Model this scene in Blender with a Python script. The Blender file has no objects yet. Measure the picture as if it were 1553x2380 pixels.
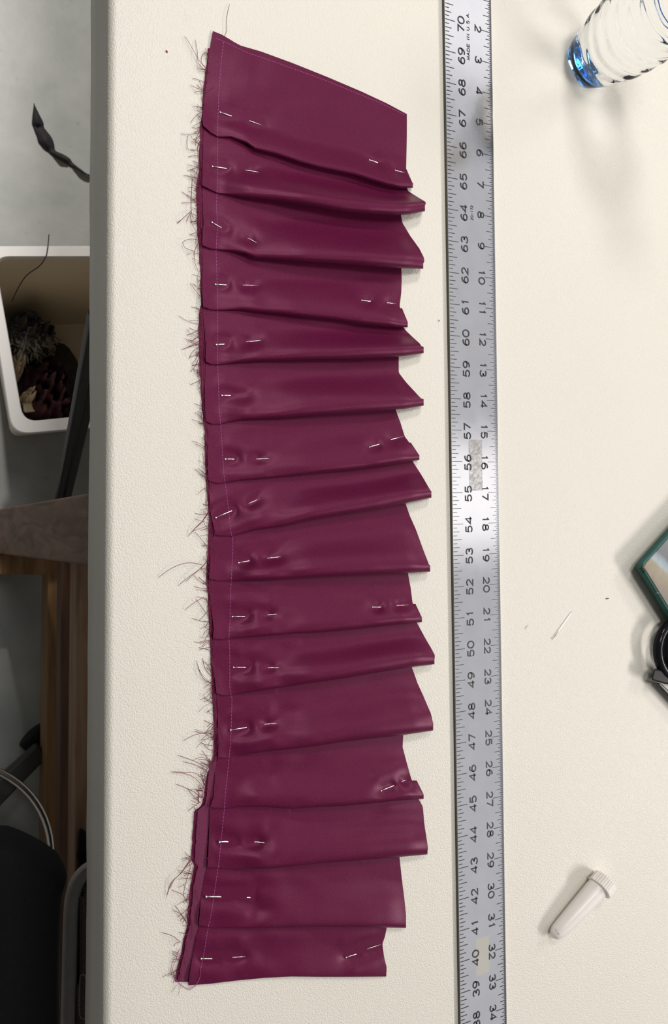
import bpy, bmesh, math, random
import numpy as np
from mathutils import Vector, noise
from mathutils.bvhtree import BVHTree

# ------------------------------------------------------------------ camera, world, lights
SC = bpy.context.scene
COL = SC.collection
F_PX, TILT, IW, IH = 1800.0, math.radians(26.4975), 1553.0, 2380.0
TZ = 0.90                       # table top height (m)
IN = 0.0254
RUL_T = 0.003                   # ruler thickness
CAMZ = TZ + RUL_T + 20.3467 * IN

cam_d = bpy.data.cameras.new('camera')
cam = bpy.data.objects.new('camera', cam_d); COL.objects.link(cam)
cam.location = (0, 0, CAMZ)
cam.rotation_euler = (0, -TILT, 0)
cam_d.sensor_fit = 'AUTO'; cam_d.sensor_width = 36.0
cam_d.lens = F_PX / IH * 36.0
cam_d.clip_start = 0.02; cam_d.clip_end = 50
cam_d.dof.use_dof = True; cam_d.dof.focus_distance = 0.545; cam_d.dof.aperture_fstop = 17.0
SC.camera = cam

SC.view_settings.view_transform = 'Standard'; SC.view_settings.look = 'None'
SC.view_settings.exposure = 0.0; SC.view_settings.gamma = 1.0
SC.view_settings.use_curve_mapping = False

world = bpy.data.worlds.new('room_light'); SC.world = world; world.use_nodes = True
bg = world.node_tree.nodes['Background']
bg.inputs[0].default_value = (1.0, 0.965, 0.92, 1); bg.inputs[1].default_value = 0.145

def area(name, loc, sx, sy, power, color, aim=None, spread=math.pi):
    d = bpy.data.lights.new(name, 'AREA'); d.shape = 'RECTANGLE'; d.size = sx; d.size_y = sy
    d.energy = power; d.color = color; d.spread = spread
    o = bpy.data.objects.new(name, d); COL.objects.link(o); o.location = loc
    if aim: o.rotation_euler = (Vector(aim) - Vector(loc)).to_track_quat('-Z', 'Y').to_euler()
    return o
# main light: two ceiling lamps off the right side, two unseen overheads added to brighten the left
area('ceiling_troffer', (2.90, 1.60, TZ + 2.0), 0.60, 1.20, 43, (1.0, 0.955, 0.905))
area('ceiling_troffer', (2.90, -1.05, TZ + 2.0), 0.60, 1.20, 92, (1.0, 0.95, 0.90))
area('overhead_fill', (0.15, 1.50, TZ + 1.7), 0.40, 0.40, 21, (1.0, 0.97, 0.93))
area('overhead_fill', (0.15, 0.50, TZ + 2.0), 0.40, 0.40, 16, (1.0, 0.97, 0.93))
# dim unseen light sheet and two brighter patches, added for the ruler to mirror
area('ruler_reflection_sheet', (1.75, 0.0, TZ + 2.05), 1.3, 6.6, 14, (0.95, 0.96, 1.0))
area('ruler_reflection_patch', (1.78, 0.06, TZ + 2.0), 0.9, 0.42, 1.1, (1.0, 0.96, 0.92))
area('ruler_reflection_patch', (1.78, 2.15, TZ + 2.0), 0.9, 0.85, 1.7, (1.0, 0.96, 0.95))
# unseen spot added to brighten the concrete beside the bin
sd = bpy.data.lights.new('floor_fill_spot', 'SPOT'); sd.energy = 330; sd.spot_size = math.radians(25); sd.spot_blend = 1.0
sd.shadow_soft_size = 0.05; sd.color = (1.0, 0.95, 0.88)
so = bpy.data.objects.new('floor_fill_spot', sd); COL.objects.link(so); so.location = (-0.25, 2.55, 2.85)
so.rotation_euler = (Vector((0.20, 0.58, 0.0)) - so.location).to_track_quat('-Z', 'Y').to_euler()

# ------------------------------------------------------------------ helpers
CT, ST = math.cos(TILT), math.sin(TILT)
def rays(px, py):
    px = np.asarray(px, float); py = np.asarray(py, float)
    a = (px - IW / 2) / F_PX; b = (IH / 2 - py) / F_PX
    return np.stack([a * CT + ST, b + 0 * a, a * ST - CT], -1)
def at_n(px, py, z):
    """the world points at height z that the photograph shows at these pixels (arrays)"""
    r = rays(px, py); z = np.asarray(z, float)
    k = (z - CAMZ) / r[..., 2]
    return np.stack([r[..., 0] * k, r[..., 1] * k, z + 0 * k], -1)
def at(px, py, z):
    return Vector([float(c) for c in at_n(px, py, z)])

def tag(o, label=None, cat=None, group=None, kind=None):
    if label: o['label'] = label
    if cat: o['category'] = cat
    if group: o['group'] = group
    if kind: o['kind'] = kind
    return o
def empty(name, loc, label, cat, group=None, rz=0.0):
    o = bpy.data.objects.new(name, None); COL.objects.link(o)
    o.empty_display_size = 0.02
    o.location = loc; o.rotation_euler = (0, 0, rz)
    return tag(o, label, cat, group)
def link(name, me, mat, parent=None, smooth=True, world_coords=True):
    """one mesh object; a child whose vertices are in world coordinates is kept in place"""
    if mat: me.materials.append(mat)
    if smooth: me.polygons.foreach_set('use_smooth', [True] * len(me.polygons))
    o = bpy.data.objects.new(name, me); COL.objects.link(o)
    if parent is not None:
        o.parent = parent
        if world_coords:
            base = Vector(parent.location)
            if parent.parent is not None: base = base + Vector(parent.parent.location)
            for v in me.vertices: v.co = v.co - base
    me.update()
    return o
def mesh(name, verts, faces):
    me = bpy.data.meshes.new(name)
    me.from_pydata([tuple(float(c) for c in v) for v in verts], [], faces)
    me.update(); return me
def grid_mesh(name, P):
    """P: array rows x cols x 3"""
    R, Cn = P.shape[:2]
    idx = np.arange(R * Cn).reshape(R, Cn)
    f = np.stack([idx[:-1, :-1], idx[:-1, 1:], idx[1:, 1:], idx[1:, :-1]], -1).reshape(-1, 4)
    me = bpy.data.meshes.new(name)
    me.from_pydata(P.reshape(-1, 3).tolist(), [], f.tolist()); me.update()
    return me
def tube_data(pts, rad, sides=6, closed=False, caps=True):
    pts = [Vector(p) for p in pts]; n = len(pts)
    rads = rad if isinstance(rad, (list, tuple)) else [rad] * n
    V, Fc = [], []
    prev = None
    for i, p in enumerate(pts):
        a = pts[(i - 1) % n] if (closed or i > 0) else p
        b = pts[(i + 1) % n] if (closed or i < n - 1) else p
        t = (b - a)
        if t.length < 1e-9: t = Vector((0, 0, 1))
        t.normalize()
        if prev is None:
            ref = Vector((0, 0, 1)) if abs(t.z) < 0.9 else Vector((1, 0, 0))
            nrm = t.cross(ref).normalized()
        else:
            nrm = (prev - t * prev.dot(t))
            nrm = nrm.normalized() if nrm.length > 1e-6 else t.orthogonal().normalized()
        prev = nrm; bi = t.cross(nrm)
        for k in range(sides):
            an = 2 * math.pi * k / sides
            V.append(p + (nrm * math.cos(an) + bi * math.sin(an)) * rads[i])
    m = n if closed else n - 1
    for i in range(m):
        j = (i + 1) % n
        for k in range(sides):
            k2 = (k + 1) % sides
            Fc.append((i * sides + k, i * sides + k2, j * sides + k2, j * sides + k))
    if caps and not closed:
        Fc.append(tuple(range(sides))[::-1]); Fc.append(tuple((n - 1) * sides + k for k in range(sides)))
    return V, Fc
class MB:
    def __init__(s): s.V, s.F = [], []
    def add(s, V, Fc):
        o = len(s.V); s.V += list(V); s.F += [tuple(i + o for i in f) for f in Fc]; return s
    def tube(s, pts, rad, sides=6, closed=False): return s.add(*tube_data(pts, rad, sides, closed))
    def prism(s, low, high):
        """two rings of points, low and high"""
        n = len(low); V = [Vector(p) for p in low] + [Vector(p) for p in high]
        Fc = [tuple(range(n))[::-1], tuple(range(n, 2 * n))]
        for i in range(n):
            j = (i + 1) % n; Fc.append((i, j, n + j, n + i))
        return s.add(V, Fc)
    def lathe(s, prof, c, seg=48):
        V, Fc = [], []
        for r, z in prof:
            for k in range(seg):
                a = 2 * math.pi * k / seg
                V.append(Vector((c[0] + r * math.cos(a), c[1] + r * math.sin(a), c[2] + z)))
        for i in range(len(prof) - 1):
            for k in range(seg):
                k2 = (k + 1) % seg
                Fc.append((i * seg + k, i * seg + k2, (i + 1) * seg + k2, (i + 1) * seg + k))
        Fc.append(tuple(range(seg))[::-1]); Fc.append(tuple((len(prof) - 1) * seg + k for k in range(seg)))
        return s.add(V, Fc)
    def build(s, name, mat, parent=None, smooth=False, bevel=0, world_coords=True, fix=False):
        me = mesh(name, s.V, s.F)
        if fix:
            bm = bmesh.new(); bm.from_mesh(me); bmesh.ops.recalc_face_normals(bm, faces=bm.faces); bm.to_mesh(me); bm.free()
        o = link(name, me, mat, parent, smooth, world_coords)
        if bevel:
            b = o.modifiers.new('bevel', 'BEVEL'); b.width = bevel; b.segments = 3; b.limit_method = 'ANGLE'
            if not smooth:
                me.polygons.foreach_set('use_smooth', [True] * len(me.polygons))
                o.modifiers.new('wn', 'WEIGHTED_NORMAL')
        return o
def spline(pts, n):
    """Catmull-Rom through 2-D/3-D points, n samples"""
    P = np.array(pts, float)
    P = np.vstack([2 * P[0] - P[1], P, 2 * P[-1] - P[-2]])
    m = len(P) - 3
    out = []
    for s in np.linspace(0, m - 1e-6, n):
        i = int(s); t = s - i
        a, b, c, d = P[i], P[i + 1], P[i + 2], P[i + 3]
        out.append(0.5 * ((2 * b) + (c - a) * t + (2 * a - 5 * b + 4 * c - d) * t ** 2 + (3 * b - a - 3 * c + d) * t ** 3))
    return np.array(out)

# ------------------------------------------------------------------ materials
def new_mat(name):
    m = bpy.data.materials.new(name); m.use_nodes = True
    nt = m.node_tree; return m, nt, nt.nodes['Principled BSDF']
def N(nt, t, **kw):
    n = nt.nodes.new(t)
    for k, v in kw.items(): setattr(n, k, v)
    return n
def pmat(name, col, rough=0.5, metal=0.0, noise_scale=None, noise_amt=0.2, bump=0.0, bump_scale=None, spec=0.5, **extra):
    m, nt, b = new_mat(name)
    b.inputs['Base Color'].default_value = (*col, 1); b.inputs['Roughness'].default_value = rough
    b.inputs['Metallic'].default_value = metal; b.inputs['Specular IOR Level'].default_value = spec
    for k, v in extra.items(): b.inputs[k.replace('_', ' ')].default_value = v
    tc = N(nt, 'ShaderNodeTexCoord')
    if noise_scale:
        no = N(nt, 'ShaderNodeTexNoise'); no.inputs['Scale'].default_value = noise_scale; no.inputs['Detail'].default_value = 5
        nt.links.new(tc.outputs['Object'], no.inputs['Vector'])
        mx = N(nt, 'ShaderNodeMix', data_type='RGBA')
        mx.inputs[6].default_value = (*[c * (1 - noise_amt) for c in col], 1)
        mx.inputs[7].default_value = (*[min(1, c * (1 + noise_amt)) for c in col], 1)
        nt.links.new(no.outputs['Fac'], mx.inputs[0]); nt.links.new(mx.outputs[2], b.inputs['Base Color'])
    if bump:
        no2 = N(nt, 'ShaderNodeTexNoise'); no2.inputs['Scale'].default_value = bump_scale or 300; no2.inputs['Detail'].default_value = 3
        nt.links.new(tc.outputs['Object'], no2.inputs['Vector'])
        bp = N(nt, 'ShaderNodeBump'); bp.inputs['Strength'].default_value = bump; bp.inputs['Distance'].default_value = 0.001
        nt.links.new(no2.outputs['Fac'], bp.inputs['Height']); nt.links.new(bp.outputs[0], b.inputs['Normal'])
    return m

def mat_vinyl():
    m, nt, b = new_mat('cream_vinyl'); L = nt.links.new
    b.inputs['Roughness'].default_value = 0.48; b.inputs['Specular IOR Level'].default_value = 0.35
    tc = N(nt, 'ShaderNodeTexCoord')
    big = N(nt, 'ShaderNodeTexNoise'); big.inputs['Scale'].default_value = 7; big.inputs['Detail'].default_value = 4
    L(tc.outputs['Object'], big.inputs['Vector'])
    mx = N(nt, 'ShaderNodeMix', data_type='RGBA')
    mx.inputs[6].default_value = (0.665, 0.635, 0.57, 1); mx.inputs[7].default_value = (0.70, 0.672, 0.608, 1)
    L(big.outputs['Fac'], mx.inputs[0])
    # faint grey scuffs
    st = N(nt, 'ShaderNodeTexNoise'); st.inputs['Scale'].default_value = 22; st.inputs['Detail'].default_value = 8; st.inputs['Roughness'].default_value = 0.7
    mp = N(nt, 'ShaderNodeMapping'); mp.inputs['Scale'].default_value = (1.0, 0.35, 1.0)
    L(tc.outputs['Object'], mp.inputs['Vector']); L(mp.outputs[0], st.inputs['Vector'])
    rp = N(nt, 'ShaderNodeValToRGB'); rp.color_ramp.elements[0].position = 0.66; rp.color_ramp.elements[1].position = 0.80
    rp.color_ramp.elements[0].color = (0, 0, 0, 1); rp.color_ramp.elements[1].color = (0.35, 0.35, 0.35, 1)
    L(st.outputs['Fac'], rp.inputs['Fac'])
    mx2 = N(nt, 'ShaderNodeMix', data_type='RGBA'); mx2.inputs[7].default_value = (0.42, 0.40, 0.37, 1)
    L(rp.outputs[0], mx2.inputs[0]); L(mx.outputs[2], mx2.inputs[6]); L(mx2.outputs[2], b.inputs['Base Color'])
    # pebble grain, fading away from the edge
    no = N(nt, 'ShaderNodeTexNoise'); no.inputs['Scale'].default_value = 160; no.inputs['Detail'].default_value = 2
    L(tc.outputs['Object'], no.inputs['Vector'])
    ad = N(nt, 'ShaderNodeMixRGB'); ad.blend_type = 'ADD'; ad.inputs[0].default_value = 0.0016
    L(tc.outputs['Object'], ad.inputs[1]); L(no.outputs['Color'], ad.inputs[2])
    vo = N(nt, 'ShaderNodeTexVoronoi'); vo.feature = 'SMOOTH_F1'; vo.inputs['Scale'].default_value = 960; vo.inputs['Smoothness'].default_value = 0.4
    L(ad.outputs[0], vo.inputs['Vector'])
    sx = N(nt, 'ShaderNodeSeparateXYZ'); L(tc.outputs['Object'], sx.inputs[0])
    mr = N(nt, 'ShaderNodeMapRange'); mr.inputs[1].default_value = 0.12; mr.inputs[2].default_value = 0.33
    mr.inputs[3].default_value = 0.45; mr.inputs[4].default_value = 0.03
    L(sx.outputs[0], mr.inputs[0])
    bp = N(nt, 'ShaderNodeBump'); bp.inputs['Distance'].default_value = 0.0007; bp.invert = True
    L(mr.outputs[0], bp.inputs['Strength']); L(vo.outputs['Distance'], bp.inputs['Height'])
    L(bp.outputs[0], b.inputs['Normal'])
    return m
def mat_satin(name, col, rough, twill=1.0, back=None):
    m, nt, b = new_mat(name); L = nt.links.new
    b.inputs['Roughness'].default_value = rough; b.inputs['Specular IOR Level'].default_value = 0.30
    b.inputs['Sheen Weight'].default_value = 0.03; b.inputs['Sheen Roughness'].default_value = 0.4
    b.inputs['Sheen Tint'].default_value = (1.0, 0.45, 0.7, 1)
    b.inputs['Specular Tint'].default_value = (1.0, 0.42, 0.65, 1)
    tc = N(nt, 'ShaderNodeTexCoord')
    no = N(nt, 'ShaderNodeTexNoise'); no.inputs['Scale'].default_value = 1150; no.inputs['Detail'].default_value = 2
    L(tc.outputs['Object'], no.inputs['Vector'])
    mx = N(nt, 'ShaderNodeMix', data_type='RGBA')
    mx.inputs[6].default_value = (*[c * 0.58 for c in col], 1); mx.inputs[7].default_value = (*[c * 1.48 for c in col], 1)
    L(no.outputs['Fac'], mx.inputs[0])
    L(mx.outputs[2], b.inputs['Base Color'])
    wv = N(nt, 'ShaderNodeTexWave'); wv.bands_direction = 'DIAGONAL'; wv.inputs['Scale'].default_value = 420; wv.inputs['Distortion'].default_value = 1.5
    wv.inputs['Detail'].default_value = 1
    L(tc.outputs['Object'], wv.inputs['Vector'])
    n3 = N(nt, 'ShaderNodeTexNoise'); n3.inputs['Scale'].default_value = 90; n3.inputs['Detail'].default_value = 3
    L(tc.outputs['Object'], n3.inputs['Vector'])
    b1 = N(nt, 'ShaderNodeBump'); b1.inputs['Strength'].default_value = 0.035; b1.inputs['Distance'].default_value = 0.0015
    L(n3.outputs['Fac'], b1.inputs['Height'])
    b2 = N(nt, 'ShaderNodeBump'); b2.inputs['Strength'].default_value = 0.10 * twill; b2.inputs['Distance'].default_value = 0.0003
    L(no.outputs['Fac'], b2.inputs['Height']); L(b1.outputs[0], b2.inputs['Normal'])
    b3 = N(nt, 'ShaderNodeBump'); b3.inputs['Strength'].default_value = 0.07 * twill; b3.inputs['Distance'].default_value = 0.0003
    L(wv.outputs['Fac'], b3.inputs['Height']); L(b2.outputs[0], b3.inputs['Normal'])
    L(b3.outputs[0], b.inputs['Normal'])
    return m
def mat_ruler():
    m, nt, b = new_mat('brushed_aluminium'); L = nt.links.new
    b.inputs['Metallic'].default_value = 1.0
    tc = N(nt, 'ShaderNodeTexCoord')
    mp = N(nt, 'ShaderNodeMapping'); mp.inputs['Scale'].default_value = (900, 40, 1)
    L(tc.outputs['Object'], mp.inputs['Vector'])
    no = N(nt, 'ShaderNodeTexNoise'); no.inputs['Scale'].default_value = 1.0; no.inputs['Detail'].default_value = 3
    L(mp.outputs[0], no.inputs['Vector'])
    n2 = N(nt, 'ShaderNodeTexNoise'); n2.inputs['Scale'].default_value = 60; n2.inputs['Detail'].default_value = 6
    L(tc.outputs['Object'], n2.inputs['Vector'])
    rr = N(nt, 'ShaderNodeMapRange'); rr.inputs[3].default_value = 0.12; rr.inputs[4].default_value = 0.19
    L(n2.outputs['Fac'], rr.inputs[0]); L(rr.outputs[0], b.inputs['Roughness'])
    bp = N(nt, 'ShaderNodeBump'); bp.inputs['Strength'].default_value = 0.03; bp.inputs['Distance'].default_value = 0.0004
    L(no.outputs['Fac'], bp.inputs['Height']); L(bp.outputs[0], b.inputs['Normal'])
    base = N(nt, 'ShaderNodeMix', data_type='RGBA')
    base.inputs[6].default_value = (0.57, 0.57, 0.60, 1); base.inputs[7].default_value = (0.70, 0.69, 0.71, 1)
    L(n2.outputs['Fac'], base.inputs[0])
    cur = base.outputs[2]; dirt_f = None
    sx = N(nt, 'ShaderNodeSeparateXYZ'); L(tc.outputs['Object'], sx.inputs[0])
    def mth(op, a, c=None, clamp=False):
        n = N(nt, 'ShaderNodeMath', operation=op, use_clamp=clamp)
        for i, v in enumerate((a, c)):
            if v is None: continue
            if isinstance(v, (int, float)): n.inputs[i].default_value = v
            else: L(v, n.inputs[i])
        return n.outputs[0]
    def box(u0, u1, v0, v1, soft):
        y = mth('MULTIPLY', sx.outputs[1], -1.0)
        def edge(val, e, s): return mth('DIVIDE', mth('MULTIPLY', mth('SUBTRACT', val, e), s), soft, True)
        a = mth('MULTIPLY', edge(y, u0 * IN, 1), edge(y, u1 * IN, -1))
        c = mth('MULTIPLY', edge(sx.outputs[0], v0 * IN, 1), edge(sx.outputs[0], v1 * IN, -1))
        return mth('MULTIPLY', a, c)
    grit = N(nt, 'ShaderNodeTexNoise'); grit.inputs['Scale'].default_value = 500; grit.inputs['Detail'].default_value = 6; grit.inputs['Roughness'].default_value = .7
    L(tc.outputs['Object'], grit.inputs['Vector'])
    rough_in = rr.outputs[0]; metal = None
    for (u0, u1, v0, v1, soft, col, lo, hi, amt) in (
            (15.28, 16.95, .66, 1.22, .0006, (0.27, 0.25, 0.22), .30, .62, .9),      # torn tape left on the blade
            (11.95, 12.7, .35, 1.68, .010, (0.30, 0.22, 0.13), .50, .66, .9),         # brown grime
            (31.42, 32.65, .64, 1.20, .0010, (0.50, 0.47, 0.33), .0, .5, .55),         # old clear tape
            ):
        msk = mth('MULTIPLY', box(u0, u1, v0, v1, soft), mth('MULTIPLY', mth('DIVIDE', mth('SUBTRACT', grit.outputs['Fac'], lo), hi - lo, True), amt))
        mx = N(nt, 'ShaderNodeMix', data_type='RGBA'); mx.inputs[7].default_value = (*col, 1)
        L(msk, mx.inputs[0]); L(cur, mx.inputs[6]); cur = mx.outputs[2]
        metal = msk if metal is None else mth('MAXIMUM', metal, msk)
    L(cur, b.inputs['Base Color'])
    gl = N(nt, 'ShaderNodeBsdfAnisotropic'); gl.distribution = 'BECKMANN'
    L(cur, gl.inputs['Color']); L(rr.outputs[0], gl.inputs['Roughness']); L(bp.outputs[0], gl.inputs['Normal'])
    b.inputs['Metallic'].default_value = 0.0; b.inputs['Specular IOR Level'].default_value = 0.2
    for l in list(nt.links):
        if l.to_node == b and l.to_socket.name == 'Roughness': nt.links.remove(l)
    b.inputs['Roughness'].default_value = 0.6
    ms = N(nt, 'ShaderNodeMixShader'); L(mth('MULTIPLY_ADD', metal, .8), ms.inputs[0])
    ms.inputs[0].links[0].from_node.inputs[2].default_value = 0.06
    L(gl.outputs[0], ms.inputs[1]); L(b.outputs[0], ms.inputs[2]); L(ms.outputs[0], nt.nodes['Material Output'].inputs[0])
    return m
def mat_wood(name, c0, c1, axis_scale):
    m, nt, b = new_mat(name); L = nt.links.new
    b.inputs['Roughness'].default_value = 0.6
    tc = N(nt, 'ShaderNodeTexCoord'); mp = N(nt, 'ShaderNodeMapping'); mp.inputs['Scale'].default_value = axis_scale
    L(tc.outputs['Object'], mp.inputs['Vector'])
    no = N(nt, 'ShaderNodeTexNoise'); no.inputs['Scale'].default_value = 1; no.inputs['Detail'].default_value = 6; no.inputs['Distortion'].default_value = 1.2
    L(mp.outputs[0], no.inputs['Vector'])
    mx = N(nt, 'ShaderNodeMix', data_type='RGBA'); mx.inputs[6].default_value = (*c0, 1); mx.inputs[7].default_value = (*c1, 1)
    rp = N(nt, 'ShaderNodeMapRange'); rp.inputs[1].default_value = .35; rp.inputs[2].default_value = .65
    L(no.outputs['Fac'], rp.inputs[0]); L(rp.outputs[0], mx.inputs[0]); L(mx.outputs[2], b.inputs['Base Color'])
    return m
def mat_concrete():
    m, nt, b = new_mat('sealed_concrete'); L = nt.links.new
    tc = N(nt, 'ShaderNodeTexCoord')
    a = N(nt, 'ShaderNodeTexNoise'); a.inputs['Scale'].default_value = 9; a.inputs['Detail'].default_value = 8; a.inputs['Roughness'].default_value = .62
    L(tc.outputs['Object'], a.inputs['Vector'])
    rp = N(nt, 'ShaderNodeValToRGB'); e = rp.color_ramp.elements
    e[0].position = .3; e[0].color = (0.235, 0.255, 0.25, 1); e[1].position = .7; e[1].color = (0.355, 0.36, 0.345, 1)
    L(a.outputs['Fac'], rp.inputs[0])
    sp = N(nt, 'ShaderNodeTexNoise'); sp.inputs['Scale'].default_value = 55; sp.inputs['Detail'].default_value = 3
    L(tc.outputs['Object'], sp.inputs['Vector'])
    r2 = N(nt, 'ShaderNodeMapRange'); r2.inputs[1].default_value = .66; r2.inputs[2].default_value = .78; r2.inputs[4].default_value = .5
    L(sp.outputs['Fac'], r2.inputs[0])
    mx = N(nt, 'ShaderNodeMix', data_type='RGBA'); mx.inputs[7].default_value = (0.12, 0.13, 0.12, 1)
    L(r2.outputs[0], mx.inputs[0]); L(rp.outputs[0], mx.inputs[6]); L(mx.outputs[2], b.inputs['Base Color'])
    b.inputs['Roughness'].default_value = .38
    bp = N(nt, 'ShaderNodeBump'); bp.inputs['Strength'].default_value = .12; bp.inputs['Distance'].default_value = .004
    L(a.outputs['Fac'], bp.inputs['Height']); L(bp.outputs[0], b.inputs['Normal'])
    return m

WINE = (0.087, 0.0058, 0.032)
M = {
    'vinyl': mat_vinyl(), 'satin': mat_satin('wine_satin', WINE, 0.40),
    'satin_back': mat_satin('wine_twill_back', (0.115, 0.022, 0.055), 0.75, 2.0),
    'thread': pmat('fray_thread', (0.19, 0.018, 0.055), .6), 'dark_thread': pmat('dark_thread', (0.05, 0.012, 0.03), .6),
    'stitch': pmat('purple_stitch', (0.37, 0.085, 0.27), .5),
    'steel': pmat('pin_steel', (0.95, 0.92, 0.88), .38, 1.0, noise_scale=800, noise_amt=.05),
    'ruler': mat_ruler(), 'ink': pmat('black_ink', (0.012, 0.016, 0.02), .5),
    'ruler_edge': pmat('ruler_edge', (0.10, 0.095, 0.075), .5, .8, noise_scale=900, noise_amt=.4),
    'concrete': mat_concrete(),
    'wood_leg': mat_wood('weathered_wood', (0.11, 0.055, 0.036), (0.25, 0.145, 0.095), (40, 60, 9)),
    'wood_beam': mat_wood('pine_beam', (0.22, 0.115, 0.045), (0.33, 0.18, 0.075), (70, 7, 70)),
    'wood_dark': mat_wood('dark_beam', (0.10, 0.050, 0.03), (0.17, 0.085, 0.05), (60, 6, 60)),
    'wood_grey': mat_wood('rough_beam', (0.25, 0.15, 0.095), (0.40, 0.25, 0.16), (60, 6, 60)),
    'bin_plastic': pmat('bin_plastic', (0.86, 0.76, 0.60), .5, noise_scale=9, noise_amt=.06),
    'white_plastic': pmat('white_plastic', (0.80, 0.77, 0.76), .4, noise_scale=12, noise_amt=.05),
    'black_metal': pmat('black_metal', (0.035, 0.035, 0.036), .5, noise_scale=40, noise_amt=.3),
    'black_metal2': pmat('blackened_tube', (0.012, 0.012, 0.013), .4, noise_scale=40, noise_amt=.3),
    'chrome': pmat('chrome', (0.75, 0.73, 0.70), .18, 1.0, noise_scale=60, noise_amt=.05),
    'black_fabric': pmat('black_upholstery', (0.006, 0.006, 0.008), .9, noise_scale=200, noise_amt=.3, bump=.3, bump_scale=700, spec=.2),
    'black_cloth': pmat('black_cloth', (0.02, 0.017, 0.022), .8, noise_scale=150, noise_amt=.3, bump=.3, bump_scale=500),
    'grey_plastic': pmat('grey_plastic', (0.17, 0.17, 0.18), .45, noise_scale=90, noise_amt=.2),
    'grey_edge': pmat('worn_grey_edge', (0.50, 0.46, 0.45), .5, noise_scale=60, noise_amt=.25),
    'mesh_cord': pmat('mesh_cord', (0.11, 0.095, 0.09), .7, noise_scale=300, noise_amt=.3),
    'cream_thread': pmat('cream_thread', (0.45, 0.38, 0.28), .6),
    'netting': pmat('grey_netting', (0.30, 0.28, 0.25), .9, noise_scale=120, noise_amt=.6),
    'netting_dark': pmat('black_netting', (0.055, 0.052, 0.05), .9, noise_scale=90, noise_amt=.5),
    'maroon_cloth': pmat('maroon_cloth', (0.040, 0.005, 0.017), .7, noise_scale=30, noise_amt=.4),
    'cream_cloth': pmat('cream_cloth', (0.55, 0.47, 0.36), .8, noise_scale=40, noise_amt=.15),
    'vial': pmat('white_vial', (0.82, 0.77, 0.74), .32, noise_scale=60, noise_amt=.03, spec=.5),
    'vial_cap': pmat('white_vial_cap', (0.82, 0.77, 0.73), .30, noise_scale=60, noise_amt=.03),
    'teal': pmat('teal_binding', (0.006, 0.085, 0.068), .6, noise_scale=60, noise_amt=.4, bump=.3, bump_scale=500),
    'gloss_black': pmat('gloss_black', (0.008, 0.008, 0.010), .16, noise_scale=30, noise_amt=.2, spec=.14),
    'satin_black': pmat('satin_black', (0.012, 0.012, 0.012), .4, noise_scale=60, noise_amt=.3, spec=.08),
    'lint': pmat('lint', (0.10, 0.09, 0.08), .8), 'red_lint': pmat('red_lint', (0.30, 0.05, 0.05), .7),
    'cap_blue': pmat('blue_cap', (0.02, 0.12, 0.55), .35),
}
def glassy(name, col, ior, rough=0.0):
    m, nt, b = new_mat(name)
    b.inputs['Base Color'].default_value = (*col, 1); b.inputs['Roughness'].default_value = rough
    b.inputs['IOR'].default_value = ior; b.inputs['Transmission Weight'].default_value = 1.0
    return m
M['water'] = glassy('bottled_water', (0.97, 0.985, 1.0), 1.33)
M['blue_base'] = glassy('blue_tinted_plastic', (0.12, 0.45, 0.98), 1.40)
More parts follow.
